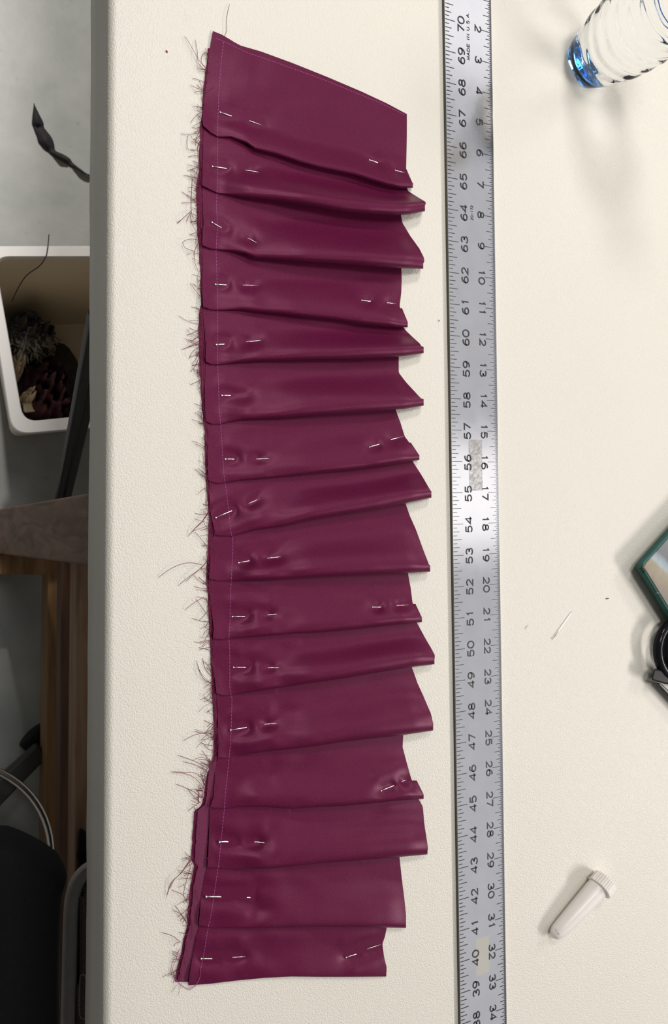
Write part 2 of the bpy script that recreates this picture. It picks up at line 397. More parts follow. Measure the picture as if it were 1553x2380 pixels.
def mat_print():
    m, nt, b = new_mat('painted_print'); L = nt.links.new
    tc = N(nt, 'ShaderNodeTexCoord'); mp = N(nt, 'ShaderNodeMapping')
    mp.inputs['Rotation'].default_value = (0, 0, math.radians(60)); mp.inputs['Scale'].default_value = (24, 9, 10)
    L(tc.outputs['Object'], mp.inputs['Vector'])
    no = N(nt, 'ShaderNodeTexNoise'); no.inputs['Scale'].default_value = 2; no.inputs['Detail'].default_value = 5; no.inputs['Distortion'].default_value = .8
    L(mp.outputs[0], no.inputs['Vector'])
    sx = N(nt, 'ShaderNodeSeparateXYZ'); L(tc.outputs['Object'], sx.inputs[0])
    # bands run parallel to the lower edge: tan, pale blue, grey
    d1 = N(nt, 'ShaderNodeMath', operation='MULTIPLY_ADD'); d1.inputs[1].default_value = 0.80; L(sx.outputs[1], d1.inputs[0])
    d2 = N(nt, 'ShaderNodeMath', operation='MULTIPLY'); d2.inputs[1].default_value = 0.60; L(sx.outputs[0], d2.inputs[0]); L(d2.outputs[0], d1.inputs[2])
    nn = N(nt, 'ShaderNodeMath', operation='MULTIPLY_ADD'); nn.inputs[1].default_value = 0.010; L(no.outputs['Fac'], nn.inputs[0]); L(d1.outputs[0], nn.inputs[2])
    mr = N(nt, 'ShaderNodeMapRange'); mr.inputs[1].default_value = 0.0; mr.inputs[2].default_value = 0.06; L(nn.outputs[0], mr.inputs[0])
    rp = N(nt, 'ShaderNodeValToRGB'); cr = rp.color_ramp
    cols = [(0, (.20, .17, .155)), (.16, (.27, .23, .165)), (.30, (.31, .27, .20)), (.36, (.33, .40, .43)), (.44, (.27, .32, .35)),
            (.50, (.155, .165, .175)), (.75, (.19, .20, .205)), (.82, (.38, .37, .34)), (1, (.42, .40, .37))]
    cr.elements[0].position = cols[0][0]; cr.elements[0].color = (*cols[0][1], 1)
    cr.elements[1].position = 1; cr.elements[1].color = (*cols[-1][1], 1)
    for p, c in cols[1:-1]:
        e = cr.elements.new(p); e.color = (*c, 1)
    L(mr.outputs[0], rp.inputs[0])
    mx = N(nt, 'ShaderNodeMix', data_type='RGBA', blend_type='MULTIPLY'); mx.inputs[0].default_value = .5
    L(rp.outputs[0], mx.inputs[6]); 
    n2 = N(nt, 'ShaderNodeTexNoise'); n2.inputs['Scale'].default_value = 150; n2.inputs['Detail'].default_value = 4; L(tc.outputs['Object'], n2.inputs['Vector'])
    r2 = N(nt, 'ShaderNodeMapRange'); r2.inputs[3].default_value = .6; r2.inputs[4].default_value = 1.3; L(n2.outputs['Fac'], r2.inputs[0])
    L(r2.outputs[0], mx.inputs[7]); L(mx.outputs[2], b.inputs['Base Color'])
    b.inputs['Roughness'].default_value = .6
    return m
M['print'] = mat_print()

random.seed(7); rng = np.random.default_rng(5)

# ------------------------------------------------------------------ floor (structure)
fl = MB(); fl.add([(-3, -3.2, 0), (3.5, -3.2, 0), (3.5, 3.4, 0), (-3, 3.4, 0)], [(0, 1, 2, 3)])
tag(fl.build('floor', M['concrete']), kind='structure')

# ------------------------------------------------------------------ worktable
E0 = at(261, 0, TZ); E1 = at(249, 2380, TZ)
def edge_x(y): return E0.x + (E1.x - E0.x) * (y - E0.y) / (E1.y - E0.y)
table = empty('worktable', (edge_x(0) + .5, 0, 0), 'large worktable padded in cream grained vinyl with a rounded edge on a rough wooden frame', 'table')
ys = np.linspace(-1.5, 1.30, 281)
prof = []                                             # (dx, dz) from the top edge line: underside, side, rounded edge, top
DEPTH, RAD = 0.073, 0.0055
prof += [(1.35, -DEPTH), (0.02, -DEPTH), (0.0, -DEPTH), (0.0, -DEPTH * .66), (0.0, -DEPTH * .33)]
for k in range(9):
    a = math.pi / 2 * k / 8
    prof.append((RAD - RAD * math.cos(a), -RAD + RAD * math.sin(a)))
prof += [(0.03, 0), (0.10, 0), (0.6, 0), (1.35, 0)]
P = np.zeros((len(ys), len(prof), 3))
for i, y in enumerate(ys):
    ex = edge_x(y) - 0.002
    wob = 0.0012 * noise.noise(Vector((y * 7, 0, 3))) + 0.0006 * noise.noise(Vector((y * 23, 2, 0)))
    for j, (dx, dz) in enumerate(prof):
        wv = wob * min(1, -dz / 0.02) if 1 <= j <= 4 else 0
        P[i, j] = (ex + dx + wv, y, TZ + dz + (0.6 * wob if j in (1, 2) else 0))
link('tabletop', grid_mesh('tabletop', P[:, ::-1]), M['vinyl'], table)
# splayed leg board under the edge
lw = MB()
a0, a1 = at(229, 1141, TZ - .075), at(229, 1318, TZ - .075)
b0, b1 = at(-28, 1187, 0.0), at(-28, 1284, 0.0)
TH = Vector((0.045, 0, 0))
lw.prism([b0, b1, b1 + TH, b0 + TH], [a0, a1, a1 + TH, a0 + TH])
lw.build('leg', M['wood_leg'], table, bevel=.003, fix=True)
def beam(name, xa0, xb0, ya, xa1, xb1, yb, z, th, mat):
    lo = Vector((0, 0, -th)); q = [at(xa0, ya, z), at(xb0, ya, z), at(xb1, yb, z), at(xa1, yb, z)]
    m = MB(); m.prism([p + lo for p in q], q); return m.build(name, mat, table, bevel=.003, fix=True)
beam('stretcher', 178, 236, 1306, 168, 226, 2420, 0.40, .06, M['wood_grey'])
beam('stretcher', 142, 230, 1302, 134, 222, 2400, 0.26, .05, M['wood_dark'])
beam('stretcher', 112, 160, 1296, 100, 150, 2400, 0.14, .09, M['wood_beam'])
beam('cross_rail', -150, 146, 1286, -150, 146, 1336, 0.141, .09, M['wood_beam'])

# ------------------------------------------------------------------ ruler
RX, RY, RANG = 14.0076 * IN, 17.6051 * IN, 0.0191
rul = empty('steel_ruler', (RX, RY, TZ), 'long brushed metal ruler with black inch numbers lying beside the wine satin strip', 'ruler', rz=RANG)
W = 1.86 * IN
m = MB(); m.prism([(0, -72 * IN, 0.0002), (W, -72 * IN, 0.0002), (W, 0, 0.0002), (0, 0, 0.0002)], [(0.0003, -72 * IN, RUL_T), (W, -72 * IN, RUL_T), (W, 0, RUL_T), (0.0003, 0, RUL_T)])
bl = m.build('blade', M['ruler'], rul, world_coords=False)
m = MB(); m.prism([(-.0002, -72 * IN, 0.0002), (0, -72 * IN, 0.0002), (0, 0, 0.0002), (-.0002, 0, 0.0002)], [(-.0002, -72 * IN, RUL_T - .0002), (.0002, -72 * IN, RUL_T - .0002), (.0002, 0, RUL_T - .0002), (-.0002, 0, RUL_T - .0002)])
m.build('blade_edge', M['ruler_edge'], rul, world_coords=False)
ZI = RUL_T + 0.00022
m = MB()
def tick(u, v0, v1, w):
    y = -u * IN; h = w / 2
    m.add([(v0 * IN, y - h, ZI), (v1 * IN, y - h, ZI), (v1 * IN, y + h, ZI), (v0 * IN, y + h, ZI)], [(0, 1, 2, 3)])
for k in range(0, 36 * 8):
    u = k / 8
    ln = .406 if k % 8 == 0 else .345 if k % 4 == 0 else .265 if k % 2 == 0 else .175
    tick(u, .03, ln, .00042)
for k in range(1, 36 * 32):
    u = k / 32
    ln = .43 if k % 32 == 0 else .345 if k % 16 == 0 else .26 if k % 8 == 0 else .185 if k % 4 == 0 else .125 if k % 2 == 0 else .085
    tick(u, 1.86 - ln, 1.845, .00036)
tag(m.build('graduation_marks', M['ink'], rul, world_coords=False), kind='stuff')
def arc(cx, cy, rx, ry, a0, a1, n=14):
    return [(cx + rx * math.cos(math.radians(a0 + (a1 - a0) * i / n)), cy + ry * math.sin(math.radians(a0 + (a1 - a0) * i / n))) for i in range(n + 1)]
GL = {
    '0': [arc(.5, .5, .48, .5, 0, 360, 24)],
    '1': [[(.32, .80), (.55, 1.0), (.55, 0)]],
    '2': [arc(.5, .70, .40, .30, 165, -30, 12) + [(.06, 0), (.95, 0)]],
    '3': [arc(.48, .74, .38, .26, 160, -80, 12) + arc(.48, .26, .44, .28, 80, -165, 14)],
    '4': [[(.74, 0), (.74, 1.0), (.04, .26), (1.0, .26)]],
    '5': [[(.88, 1.0), (.20, 1.0), (.12, .55)] + arc(.48, .32, .44, .32, 130, -155, 16)],
    '6': [arc(.5, .31, .43, .31, 0, 360, 20), [(.07, .33), (.12, .60), (.30, .88), (.60, 1.0), (.85, .93)]],
    '7': [[(.04, 1.0), (.96, 1.0), (.40, 0)]],
    '8': [arc(.5, .75, .36, .25, 0, 360, 18), arc(.5, .26, .44, .26, 0, 360, 18)],
    '9': [arc(.5, .69, .43, .31, 0, 360, 20), [(.93, .67), (.88, .40), (.70, .12), (.40, 0), (.15, .07)]],
    'M': [[(.02, 0), (.12, 1), (.5, .15), (.88, 1), (.98, 0)]], 'A': [[(0, 0), (.5, 1), (1, 0)], [(.2, .35), (.8, .35)]],
    'D': [[(.05, 0), (.05, 1), (.45, 1)] + arc(.45, .5, .5, .5, 90, -90, 10) + [(.05, 0)]],
    'E': [[(.95, 0), (.08, 0), (.08, 1), (.95, 1)], [(.08, .52), (.8, .52)]], 'I': [[(.5, 0), (.5, 1)]],
    'N': [[(.06, 0), (.06, 1), (.94, 0), (.94, 1)]], 'U': [[(.06, 1), (.06, .4)] + arc(.5, .38, .44, .38, 180, 360, 10) + [(.94, 1)]],
    'S': [arc(.5, .75, .40, .25, 20, 230, 10) + arc(.5, .26, .44, .27, 75, -160, 10)], '.': [[(.4, .04), (.6, .04)]], '-': [[(.1, .45), (.9, .45)]], ' ': [],
}
def ribbon(mb, line, wid, tf):
    n = len(line); P2 = [Vector(p) for p in line]
    closed = (P2[0] - P2[-1]).length < 1e-4
    if closed: P2 = P2[:-1]; n -= 1
    V = []
    for i in range(n):
        a = P2[(i - 1) % n] if (closed or i) else P2[i]; c = P2[(i + 1) % n] if (closed or i < n - 1) else P2[i]
        d1 = (P2[i] - a); d2 = (c - P2[i])
        d1 = d1.normalized() if d1.length > 1e-9 else d2.normalized(); d2 = d2.normalized() if d2.length > 1e-9 else d1
        t = d1 + d2; t = t.normalized() if t.length > 1e-6 else d1
        nn = Vector((-t.y, t.x)); sc = 1 / max(.45, nn.dot(Vector((-d1.y, d1.x))))
        V += [tf(P2[i] + nn * wid / 2 * sc), tf(P2[i] - nn * wid / 2 * sc)]
    Fc = [(2 * i, 2 * i + 1, 2 * ((i + 1) % n) + 1, 2 * ((i + 1) % n)) for i in range(n if closed else n - 1)]
    mb.add(V, Fc)
def inscribe(text, u, vb, cap, cw, gap, sw, direction, centre=True):
    """direction -1 reads up the ruler with letter tops to the left, +1 reads down with tops to the right"""
    mb = MB()
    adv = [(.42 if ch in '.' else .55 if ch in 'I ' else 1.0) for ch in text]
    tot = sum(a * cw for a in adv) + gap * (len(text) - 1)
    pos = -tot / 2 if centre else 0
    for ch, a in zip(text, adv):
        for ln in GL[ch]:
            def tf(p, pos=pos, a=a):
                uu = u + direction * (pos + p.x_ * cw * a); vv = vb + direction * p.y_ * cap
                return Vector((vv * IN, -uu * IN, ZI))
            L2 = [Vector((p[0] * cw * a, p[1] * cap)) for p in ln]
            def tf2(p, pos=pos):
                uu = u + direction * (pos + p.x); vv = vb + direction * p.y
                return Vector((vv * IN, -uu * IN, ZI))
            ribbon(mb, [(p.x, p.y) for p in L2], sw, tf2)
        pos += a * cw + gap
    return mb
for n in range(1, 36):
    inscribe(str(n), n, 1.19, .225, .215, .055, .042, +1).build('numeral', M['ink'], rul, world_coords=False)
    inscribe(str(72 - n), n + .03, .755, .235, .225, .055, .042, -1).build('numeral', M['ink'], rul, world_coords=False)
inscribe('MADE IN U.S.A.', 3.09, .955, .098, .105, .030, .018, -1, False).build('inscription', M['ink'], rul, world_coords=False)
inscribe('20-172', 8.22, .99, .085, .065, .016, .015, -1, False).build('inscription', M['ink'], rul, world_coords=False)

# ------------------------------------------------------------------ pleated satin strip
TOP = [(495, 72), (515, 80), (532, 90), (545, 98), (560, 106), (608, 120), (679, 146), (759, 178), (839, 212), (899, 240), (946, 265)]
FOLD = [
 [(472, 293), (490, 309), (506, 318), (536, 319), (572, 333), (592, 347), (640, 359), (695, 377), (739, 389), (787, 399), (823, 407), (859, 419), (899, 431), (931, 437), (960, 437)],
 [(472, 433), (490, 442), (506, 449), (560, 457), (640, 465), (719, 477), (799, 491), (859, 497), (919, 500), (951, 499), (988, 491)],
 [(472, 572), (488, 578), (504, 580), (540, 584), (568, 590), (592, 599), (640, 602), (695, 606), (759, 610), (819, 614), (879, 620), (933, 624), (984, 625)],
 [(472, 714), (490, 720), (506, 721), (560, 720), (600, 724), (647, 728), (719, 736), (779, 742), (839, 752), (879, 756), (919, 760), (948, 761)],
 [(472, 839), (490, 847), (506, 848), (560, 842), (608, 838), (659, 837), (719, 835), (799, 834), (879, 831), (939, 828), (985, 821)],
 [(476, 979), (492, 986), (514, 985), (560, 976), (600, 973), (647, 971), (719, 965), (799, 960), (879, 955), (939, 951), (985, 943)],
 [(484, 1118), (504, 1124), (524, 1122), (560, 1116), (600, 1113), (659, 1107), (719, 1101), (799, 1093), (879, 1083), (939, 1075), (975, 1069)],
 [(492, 1243), (512, 1246), (538, 1246), (560, 1240), (600, 1230), (659, 1222), (719, 1208), (799, 1194), (879, 1182), (943, 1170), (1003, 1157)],
 [(484, 1346), (508, 1350), (540, 1351), (580, 1350), (640, 1347), (719, 1342), (799, 1338), (879, 1335), (947, 1332), (1000, 1329)],
 [(494, 1485), (516, 1487), (534, 1484), (580, 1481), (640, 1476), (679, 1472), (739, 1470), (799, 1465), (859, 1459), (919, 1452), (981, 1446)],
 [(500, 1613), (520, 1617), (538, 1615), (580, 1609), (640, 1600), (719, 1588), (799, 1577), (879, 1563), (951, 1551), (1010, 1544)],
 [(507, 1761), (534, 1761), (572, 1754), (615, 1747), (679, 1741), (742, 1733), (806, 1723), (870, 1716), (934, 1709), (1007, 1698)],
 [(485, 1878), (519, 1880), (551, 1876), (615, 1876), (679, 1880), (742, 1876), (806, 1873), (870, 1867), (925, 1861), (985, 1857)],
 [(481, 2018), (509, 2018), (551, 2021), (615, 2020), (679, 2014), (742, 2007), (806, 2002), (870, 1997), (929, 1992), (994, 1986)],
 [(462, 2152), (483, 2156), (530, 2157), (594, 2158), (657, 2156), (742, 2154), (827, 2155), (891, 2156), (944, 2157)],
 [(438, 2290), (487, 2287), (551, 2279), (615, 2273), (679, 2270), (742, 2271), (827, 2271), (898, 2270)],
]
RIGHT = [
 [(946, 265), (946, 310), (945, 360), (944, 403), (955, 418), (963, 431), (960, 437)],
 [(945, 430), (949, 439), (971, 455), (989, 469), (993, 479), (988, 491)],
 [(932, 495), (933, 505), (936, 519), (955, 551), (975, 579), (986, 600), (987, 612), (984, 625)],
 [(933, 620), (934, 650), (933, 680), (929, 712), (939, 736), (950, 752), (948, 761)],
 [(935, 752), (942, 763), (959, 780), (975, 796), (986, 813), (985, 821)],
 [(927, 820), (927, 861), (945, 885), (967, 911), (984, 931), (985, 943)],
 [(919, 945), (921, 953), (931, 979), (941, 1011), (955, 1031), (973, 1057), (975, 1069)],
 [(955, 1062), (963, 1075), (983, 1107), (999, 1136), (1006, 1149), (1003, 1157)],
 [(940, 1160), (943, 1170), (953, 1200), (967, 1232), (983, 1276), (999, 1316), (1000, 1329)],
 [(947, 1322), (949, 1334), (955, 1367), (959, 1399), (971, 1423), (981, 1439), (981, 1446)],
 [(966, 1440), (971, 1449), (987, 1479), (1003, 1507), (1011, 1523), (1010, 1544)],
 [(955, 1543), (959, 1553), (971, 1587), (987, 1623), (1002, 1659), (1009, 1689), (1007, 1698)],
 [(938, 1700), (936, 1735), (946, 1773), (957, 1812), (976, 1837), (988, 1852), (985, 1857)],
 [(969, 1850), (974, 1858), (983, 1875), (987, 1918), (995, 1969), (994, 1986)],
 [(928, 1984), (929, 1994), (934, 2041), (940, 2088), (944, 2126), (944, 2157)],
 [(900, 2148), (899, 2157), (895, 2177), (889, 2194), (893, 2224), (899, 2249), (898, 2270)],
]
LEFT = [(495, 72), (486, 120), (478, 200), (470, 279), (474, 300), (472, 330), (470, 400), (470, 433), (471, 450), (473, 520), (470, 560), (472, 590), (470, 650), (471, 700), (475, 740), (478, 800),
        (478, 850), (476, 900), (477, 960), (480, 985), (484, 1010), (482, 1060), (484, 1110), (486, 1140), (489, 1190), (500, 1238), (490, 1258), (489, 1300), (486, 1340), (485, 1370), (490, 1410), (497, 1460), (493, 1500),
        (497, 1560), (503, 1610), (506, 1650), (508, 1720), (507, 1761), (500, 1790), (497, 1850), (487, 1880), (487, 1900), (485, 1960), (483, 2010), (478, 2030), (468, 2080), (463, 2140), (461, 2160), (450, 2210), (440, 2270), (438, 2290)]
PINS = [  # (first visible stretch, second visible stretch, row words)
 ((512, 261), (535, 269), (583, 282), (609, 291)), ((494, 387), (523, 391), (575, 396), (602, 400)), ((493, 517), (510, 527), (581, 556), (596, 564)),
 ((501, 661), (523, 662), (568, 663), (600, 663)), ((503, 801), (517, 800), (577, 794), (607, 791)), ((516, 919), (533, 919), None, None),
 ((524, 1067), (540, 1067), (601, 1067), (626, 1066)), ((502, 1203), (536, 1188), (581, 1169), (604, 1159)), ((555, 1308), (576, 1304), (626, 1297), (653, 1294)),
 ((540, 1433), (565, 1433), (627, 1429), (643, 1427)), ((543, 1551), (567, 1551), (628, 1552), (648, 1552)), ((536, 1697), (570, 1691), (619, 1683), (643, 1681)),
 ((510, 1957), (523, 1956), (598, 1957), (615, 1959)), ((479, 2084), (507, 2084), (580, 2086), (583, 2087)), ((468, 2228), (489, 2228), (544, 2225), (571, 2223)),
 ((859, 372), (875, 377), (922, 397), (941, 401)), ((841, 698), (858, 700), (903, 704), (921, 706)), ((859, 1039), (879, 1033), (911, 1021), (938, 1014)),
 ((866, 1411), (882, 1411), (925, 1407), (950, 1406)), ((886, 1838), (914, 1826), (935, 1816), (945, 1812)), ((805, 2225), (826, 2218), (855, 2205), (885, 2195)),
]
HR = [9, 18, 17, 11.5, 14, 14.5, 10, 14.5, 14.5, 10, 13.5, 13.5, 9.5, 11, 7, 3.5]    # fold heights in mm
NU = 170
U = np.linspace(0, 1, NU)
LEFT_a = np.array(LEFT, float)
def xl_of(y): return np.interp(y, LEFT_a[:, 1], LEFT_a[:, 0])
def fy(i, x):
    if i < 0: f = np.array(TOP, float)
    else: f = np.array(FOLD[i], float)
    return np.interp(x, f[:, 0], f[:, 1])
def smooth(t): t = np.clip(t, 0, 1); return t * t * (3 - 2 * t)
def h_of(i):
    H = HR[i] / 1000
    kx = [0, .055, .085, .2, .45, .75, .93, 1]
    kh = [.0030, .0020, .0020, .0018 + .34 * H, .0012 + .75 * H, .0005 + .95 * H, .0005 + .95 * H, .0004 + .72 * H]
    h = np.interp(U, kx, kh)
    ker = np.ones(9) / 9
    hp = np.concatenate([[h[0]] * 4, h, [h[-1]] * 4]); return np.convolve(hp, ker, 'valid')
def dimple(px, py):
    """how the pins draw the cloth in: valleys along each pin, dents where it goes through"""
    dz = np.zeros_like(px)
    for k, (a, b, c, d) in enumerate(PINS):
        a = np.array(a, float); e = np.array(d if d else (b[0] + 45, b[1]), float)
        t = (e - a); Ln = np.hypot(*t); t /= Ln
        s = (px - a[0]) * t[0] + (py - a[1]) * t[1]; q = -(px - a[0]) * t[1] + (py - a[1]) * t[0]
        along = np.exp(-(np.clip(np.abs(s - Ln / 2) - Ln * .35, 0, None) / 22) ** 2)
        dz -= 0.0013 * along * np.exp(-(q / 15) ** 2)
        dz += 0.0006 * along * np.exp(-((np.abs(q) - 36) / 18) ** 2)
        if d:
            mid = (np.array(b, float) + np.array(c, float)) / 2
            dz += 0.0009 * np.exp(-((px - mid[0]) ** 2 / 15 ** 2 + (py - mid[1]) ** 2 / 13 ** 2))
            for p in (b, c):
                dz -= 0.0006 * np.exp(-((px - p[0]) ** 2 + (py - p[1]) ** 2) / 9.0 ** 2)
    return dz * np.interp(py, [300, 1700], [1.0, 1.8])
rows_px, rows_py, rows_z, rows_k = [], [], [], []
ZB = 0.0007
seed = 0
for i in range(16):
    h = h_of(i)
    Rp = np.array(RIGHT[i], float)
    tipx, tipy = Rp[-1]
    ov = np.interp(U, [0, .1, .4, 1], [26, 30, 46, 44])
    D_tip = tipy - (RIGHT[i][0][1])
    zret = np.maximum(.26 * h, .00135)
    rz = (h - zret) / 2
    rpx = np.minimum(rz * 3700, 27)
    xlE = xl_of(FOLD[i][0][1])
    xF = xlE + (tipx - xlE) * U; yF = fy(i, xF)
    # start line
    if i == 0:
        xS = TOP[0][0] + (TOP[-1][0] - TOP[0][0]) * U; yS = fy(-1, xS); yP = yS
    else:
        nx = RIGHT[i][0][0]; xs0 = xl_of(FOLD[i - 1][0][1] + 4)
        xS = xs0 + (nx - xs0) * U; yP = fy(i - 1, xS); yS = yP - ov
    yE = yF - rpx
    n_top = 34
    for k in range(n_top):
        t = k / (n_top - 1)
        y = yS + (yE - yS) * t
        yr = y[-1]; xr = np.interp(yr, Rp[:, 1], Rp[:, 0]) if (i == 0 or yr > Rp[0, 1]) else Rp[0, 0]
        yl = y[0]; xl = xl_of(yl) if (i == 0 or t > .2) else xl_of(max(yl, FOLD[i - 1][0][1]))
        x = xl + (xr - xl) * U
        # keep fold curves anchored to x
        y_lo = fy(i - 1, np.clip(x, TOP[0][0] if i == 0 else FOLD[i - 1][0][0], 1e9)) - (0 if i == 0 else ov)
        y = y_lo + (fy(i, x) - rpx - y_lo) * t
        if i == 0: w = np.clip((y - (yF - 95)) / 92, 0, 1)
        else:
            yp = y_lo + ov
            w = (y - yp) / np.maximum(yE - yp, 5)
        zb = ZB + 0.0002
        prof_w = smooth(np.clip(w, 0, 1) / 1.0)
        z = zb + (h - zb) * (0.25 * prof_w + 0.75 * smooth((w - .30) / .70))
        if i == 0: z = np.maximum(z, .0012 + .0014 * np.exp(-((y - yF + 140) / 60) ** 2) * np.clip(U * 5, 0, 1))
        rows_px.append(x); rows_py.append(y); rows_z.append(z); rows_k.append(np.where(w > 0.02, np.clip(w * 6, 0, 1), 0) if i else np.clip(t * 20, 0, 1) * np.ones(NU))
    for k in range(1, 11):
        a = math.pi / 2 - math.pi * k / 10
        y = yF - rpx + rpx * math.cos(a); z = zret + rz + rz * math.sin(a)
        rows_px.append(xF); rows_py.append(y); rows_z.append(z); rows_k.append(np.ones(NU) * max(0, math.sin(a)))
    if i < 15:
        nx = RIGHT[i + 1][0][0]; xs1 = xl_of(FOLD[i][0][1] + 4)
        xN = xs1 + (nx - xs1) * U
        ovn = np.interp(U, [0, .1, .4, 1], [26, 30, 46, 44])
        yN = fy(i, xN) - ovn
        for k in range(1, 6):
            t = k / 5
            x = xF + (xN - xF) * t; y = (yF - rpx) + (yN - (yF - rpx)) * t
            z = zret + (ZB + .0004 - zret) * t ** 1.3
            rows_px.append(x); rows_py.append(y); rows_z.append(z); rows_k.append(np.zeros(NU))
PX, PY, PZ, PK = (np.array(a) for a in (rows_px, rows_py, rows_z, rows_k))
# soft ripples in the cloth
nz = np.zeros_like(PZ)
for r in range(PX.shape[0]):
    if PK[r].max() <= 0: continue
    for c in range(0, NU):
        x, y = PX[r, c], PY[r, c]
        nz[r, c] = (0.0009 * noise.noise(Vector((x / 170, y / 48, 1.3))) + 0.00016 * noise.noise(Vector((x / 60, y / 30, 7.1)))
                    + (0.0005 + 0.0016 * min(1, max(0, (y - 900) / 700))) * math.exp(-((U[c] - .2) / .22) ** 2) * noise.noise(Vector((x / 62, y / 44, 4.4))))
PZ = PZ + PK * (nz * np.interp(U, [0, .08, .3, 1], [.7, .5, 1.2, 1.2]) + dimple(PX, PY))
PZ = np.where(PK > .3, np.maximum(PZ, 0.0010), np.maximum(PZ, 0.0006))
pts = at_n(PX, PY, TZ + PZ)
strip = empty('pleated_satin_strip', tuple(at(700, 1190, TZ)), 'long wine satin strip folded into pinned pleats with one frayed edge', 'fabric strip')
sat_me = grid_mesh('satin_cloth', pts)
bvh = BVHTree.FromPolygons([v.co.copy() for v in sat_me.vertices], [tuple(p.vertices) for p in sat_me.polygons])
cloth = link('satin_cloth', sat_me, M['satin'], strip)
CAM = Vector((0, 0, CAMZ))
def on_cloth(px, py, lift=0.0, fallback=0.001):
    d = Vector([float(c) for c in rays(px, py)]).normalized()
    hit = bvh.ray_cast(CAM, d)
    if hit[0] is None: return at(px, py, TZ + fallback + lift)
    return at(px, py, hit[0].z + lift)
# second layer of cloth: its raw edge looks out on the left, and the matte facing at the lower end
def edge_layer(name, xs, width, z0, z1, mat, amp):
    A = np.array(xs, float); y = np.arange(A[0, 0], A[-1, 0] + .1, 5.0); x = np.interp(y, A[:, 0], A[:, 1])
    n = 8; Pp = np.zeros((len(y), n, 3))
    for r in range(len(y)):
        for c in range(n):
            f = c / (n - 1)
            jit = (1.5 * noise.noise(Vector((y[r] / 9, 0, 2))) + 2.0 * noise.noise(Vector((y[r] / 31, 5, 2)))) * (1 - f)
            g = max(0, 1 - f * 1.9); z = z0 + (z1 - z0) * g + amp * abs(noise.noise(Vector((y[r] / 40, 9, 1)))) * g
            Pp[r, c] = at_n(x[r] + width * f + jit, y[r], TZ + z)
    return link(name, grid_mesh(name, Pp), mat, strip)
edge_layer('back_layer', [(112, 484), (200, 474), (300, 466), (400, 462), (430, 457), (520, 458), (600, 465), (700, 467), (760, 462), (850, 464), (950, 470), (1000, 476), (1050, 477), (1100, 478), (1200, 486), (1260, 484), (1330, 480),
            (1400, 484), (1500, 489), (1600, 493), (1700, 498), (1760, 496), (1800, 482), (1870, 470), (1885, 452), (2000, 444), (2010, 452), (2080, 440), (2150, 435), (2200, 424), (2260, 410), (2284, 408)], 40, .0003, .0007, M['satin'], .0012)
edge_layer('facing', [(1770, 489), (1872, 477), (1876, 466), (1884, 460), (2006, 452), (2012, 461), (2060, 450), (2146, 442), (2154, 440), (2200, 430), (2276, 414), (2284, 418)], 48, .0003, .0016, M['satin_back'], .0004)
# stitches
SEAM = [(520, 97), (517, 115), (514, 144), (511, 185), (508, 222), (507, 264), (505, 309), (506, 340), (506, 380), (504, 445), (503, 479), (505, 527), (503.6, 558), (502, 581), (503, 612), (505, 681), (506, 720), (505, 800), (506, 847), (507, 879),
        (509, 943), (513, 991), (516, 1039), (520, 1099), (528, 1159), (533, 1203), (536, 1234), (541.5, 1257), (541, 1280), (539, 1314), (538, 1342), (536, 1373), (534.6, 1412), (534.6, 1443), (532, 1481), (534, 1519), (534, 1599), (539, 1623),
        (538, 1679), (536, 1719), (534, 1744), (530, 1786), (524, 1841), (521, 1884), (515, 1943), (509, 2003), (500, 2062), (492, 2118), (483, 2160), (475, 2211), (466, 2254)]
TOPST = [(501, 89), (520, 96), (534, 103), (565, 118), (585, 126), (616, 136), (647, 147), (688, 162), (720, 173), (739, 180), (799, 204), (879, 237), (945, 269)]
def stitches(name, line, mat, period=8.2, duty=.72):
    A = np.array(line, float); seg = np.hypot(*np.diff(A, axis=0).T); s = np.concatenate([[0], np.cumsum(seg)])
    mb = MB(); d = 0
    while d + period < s[-1]:
        q = [(np.interp(d + period * duty * k / 2, s, A[:, 0]), np.interp(d + period * duty * k / 2, s, A[:, 1])) for k in range(3)]
        mb.tube([on_cloth(x, y, l) for (x, y), l in zip(q, (.00003, .00016, .00003))], .00024, 4)
        d += period
    return tag(mb.build(name, mat, strip), kind='stuff')
stitches('seam_stitching', SEAM, M['stitch'])
stitches('edge_stitching', TOPST, M['stitch'], 7.0, .7)
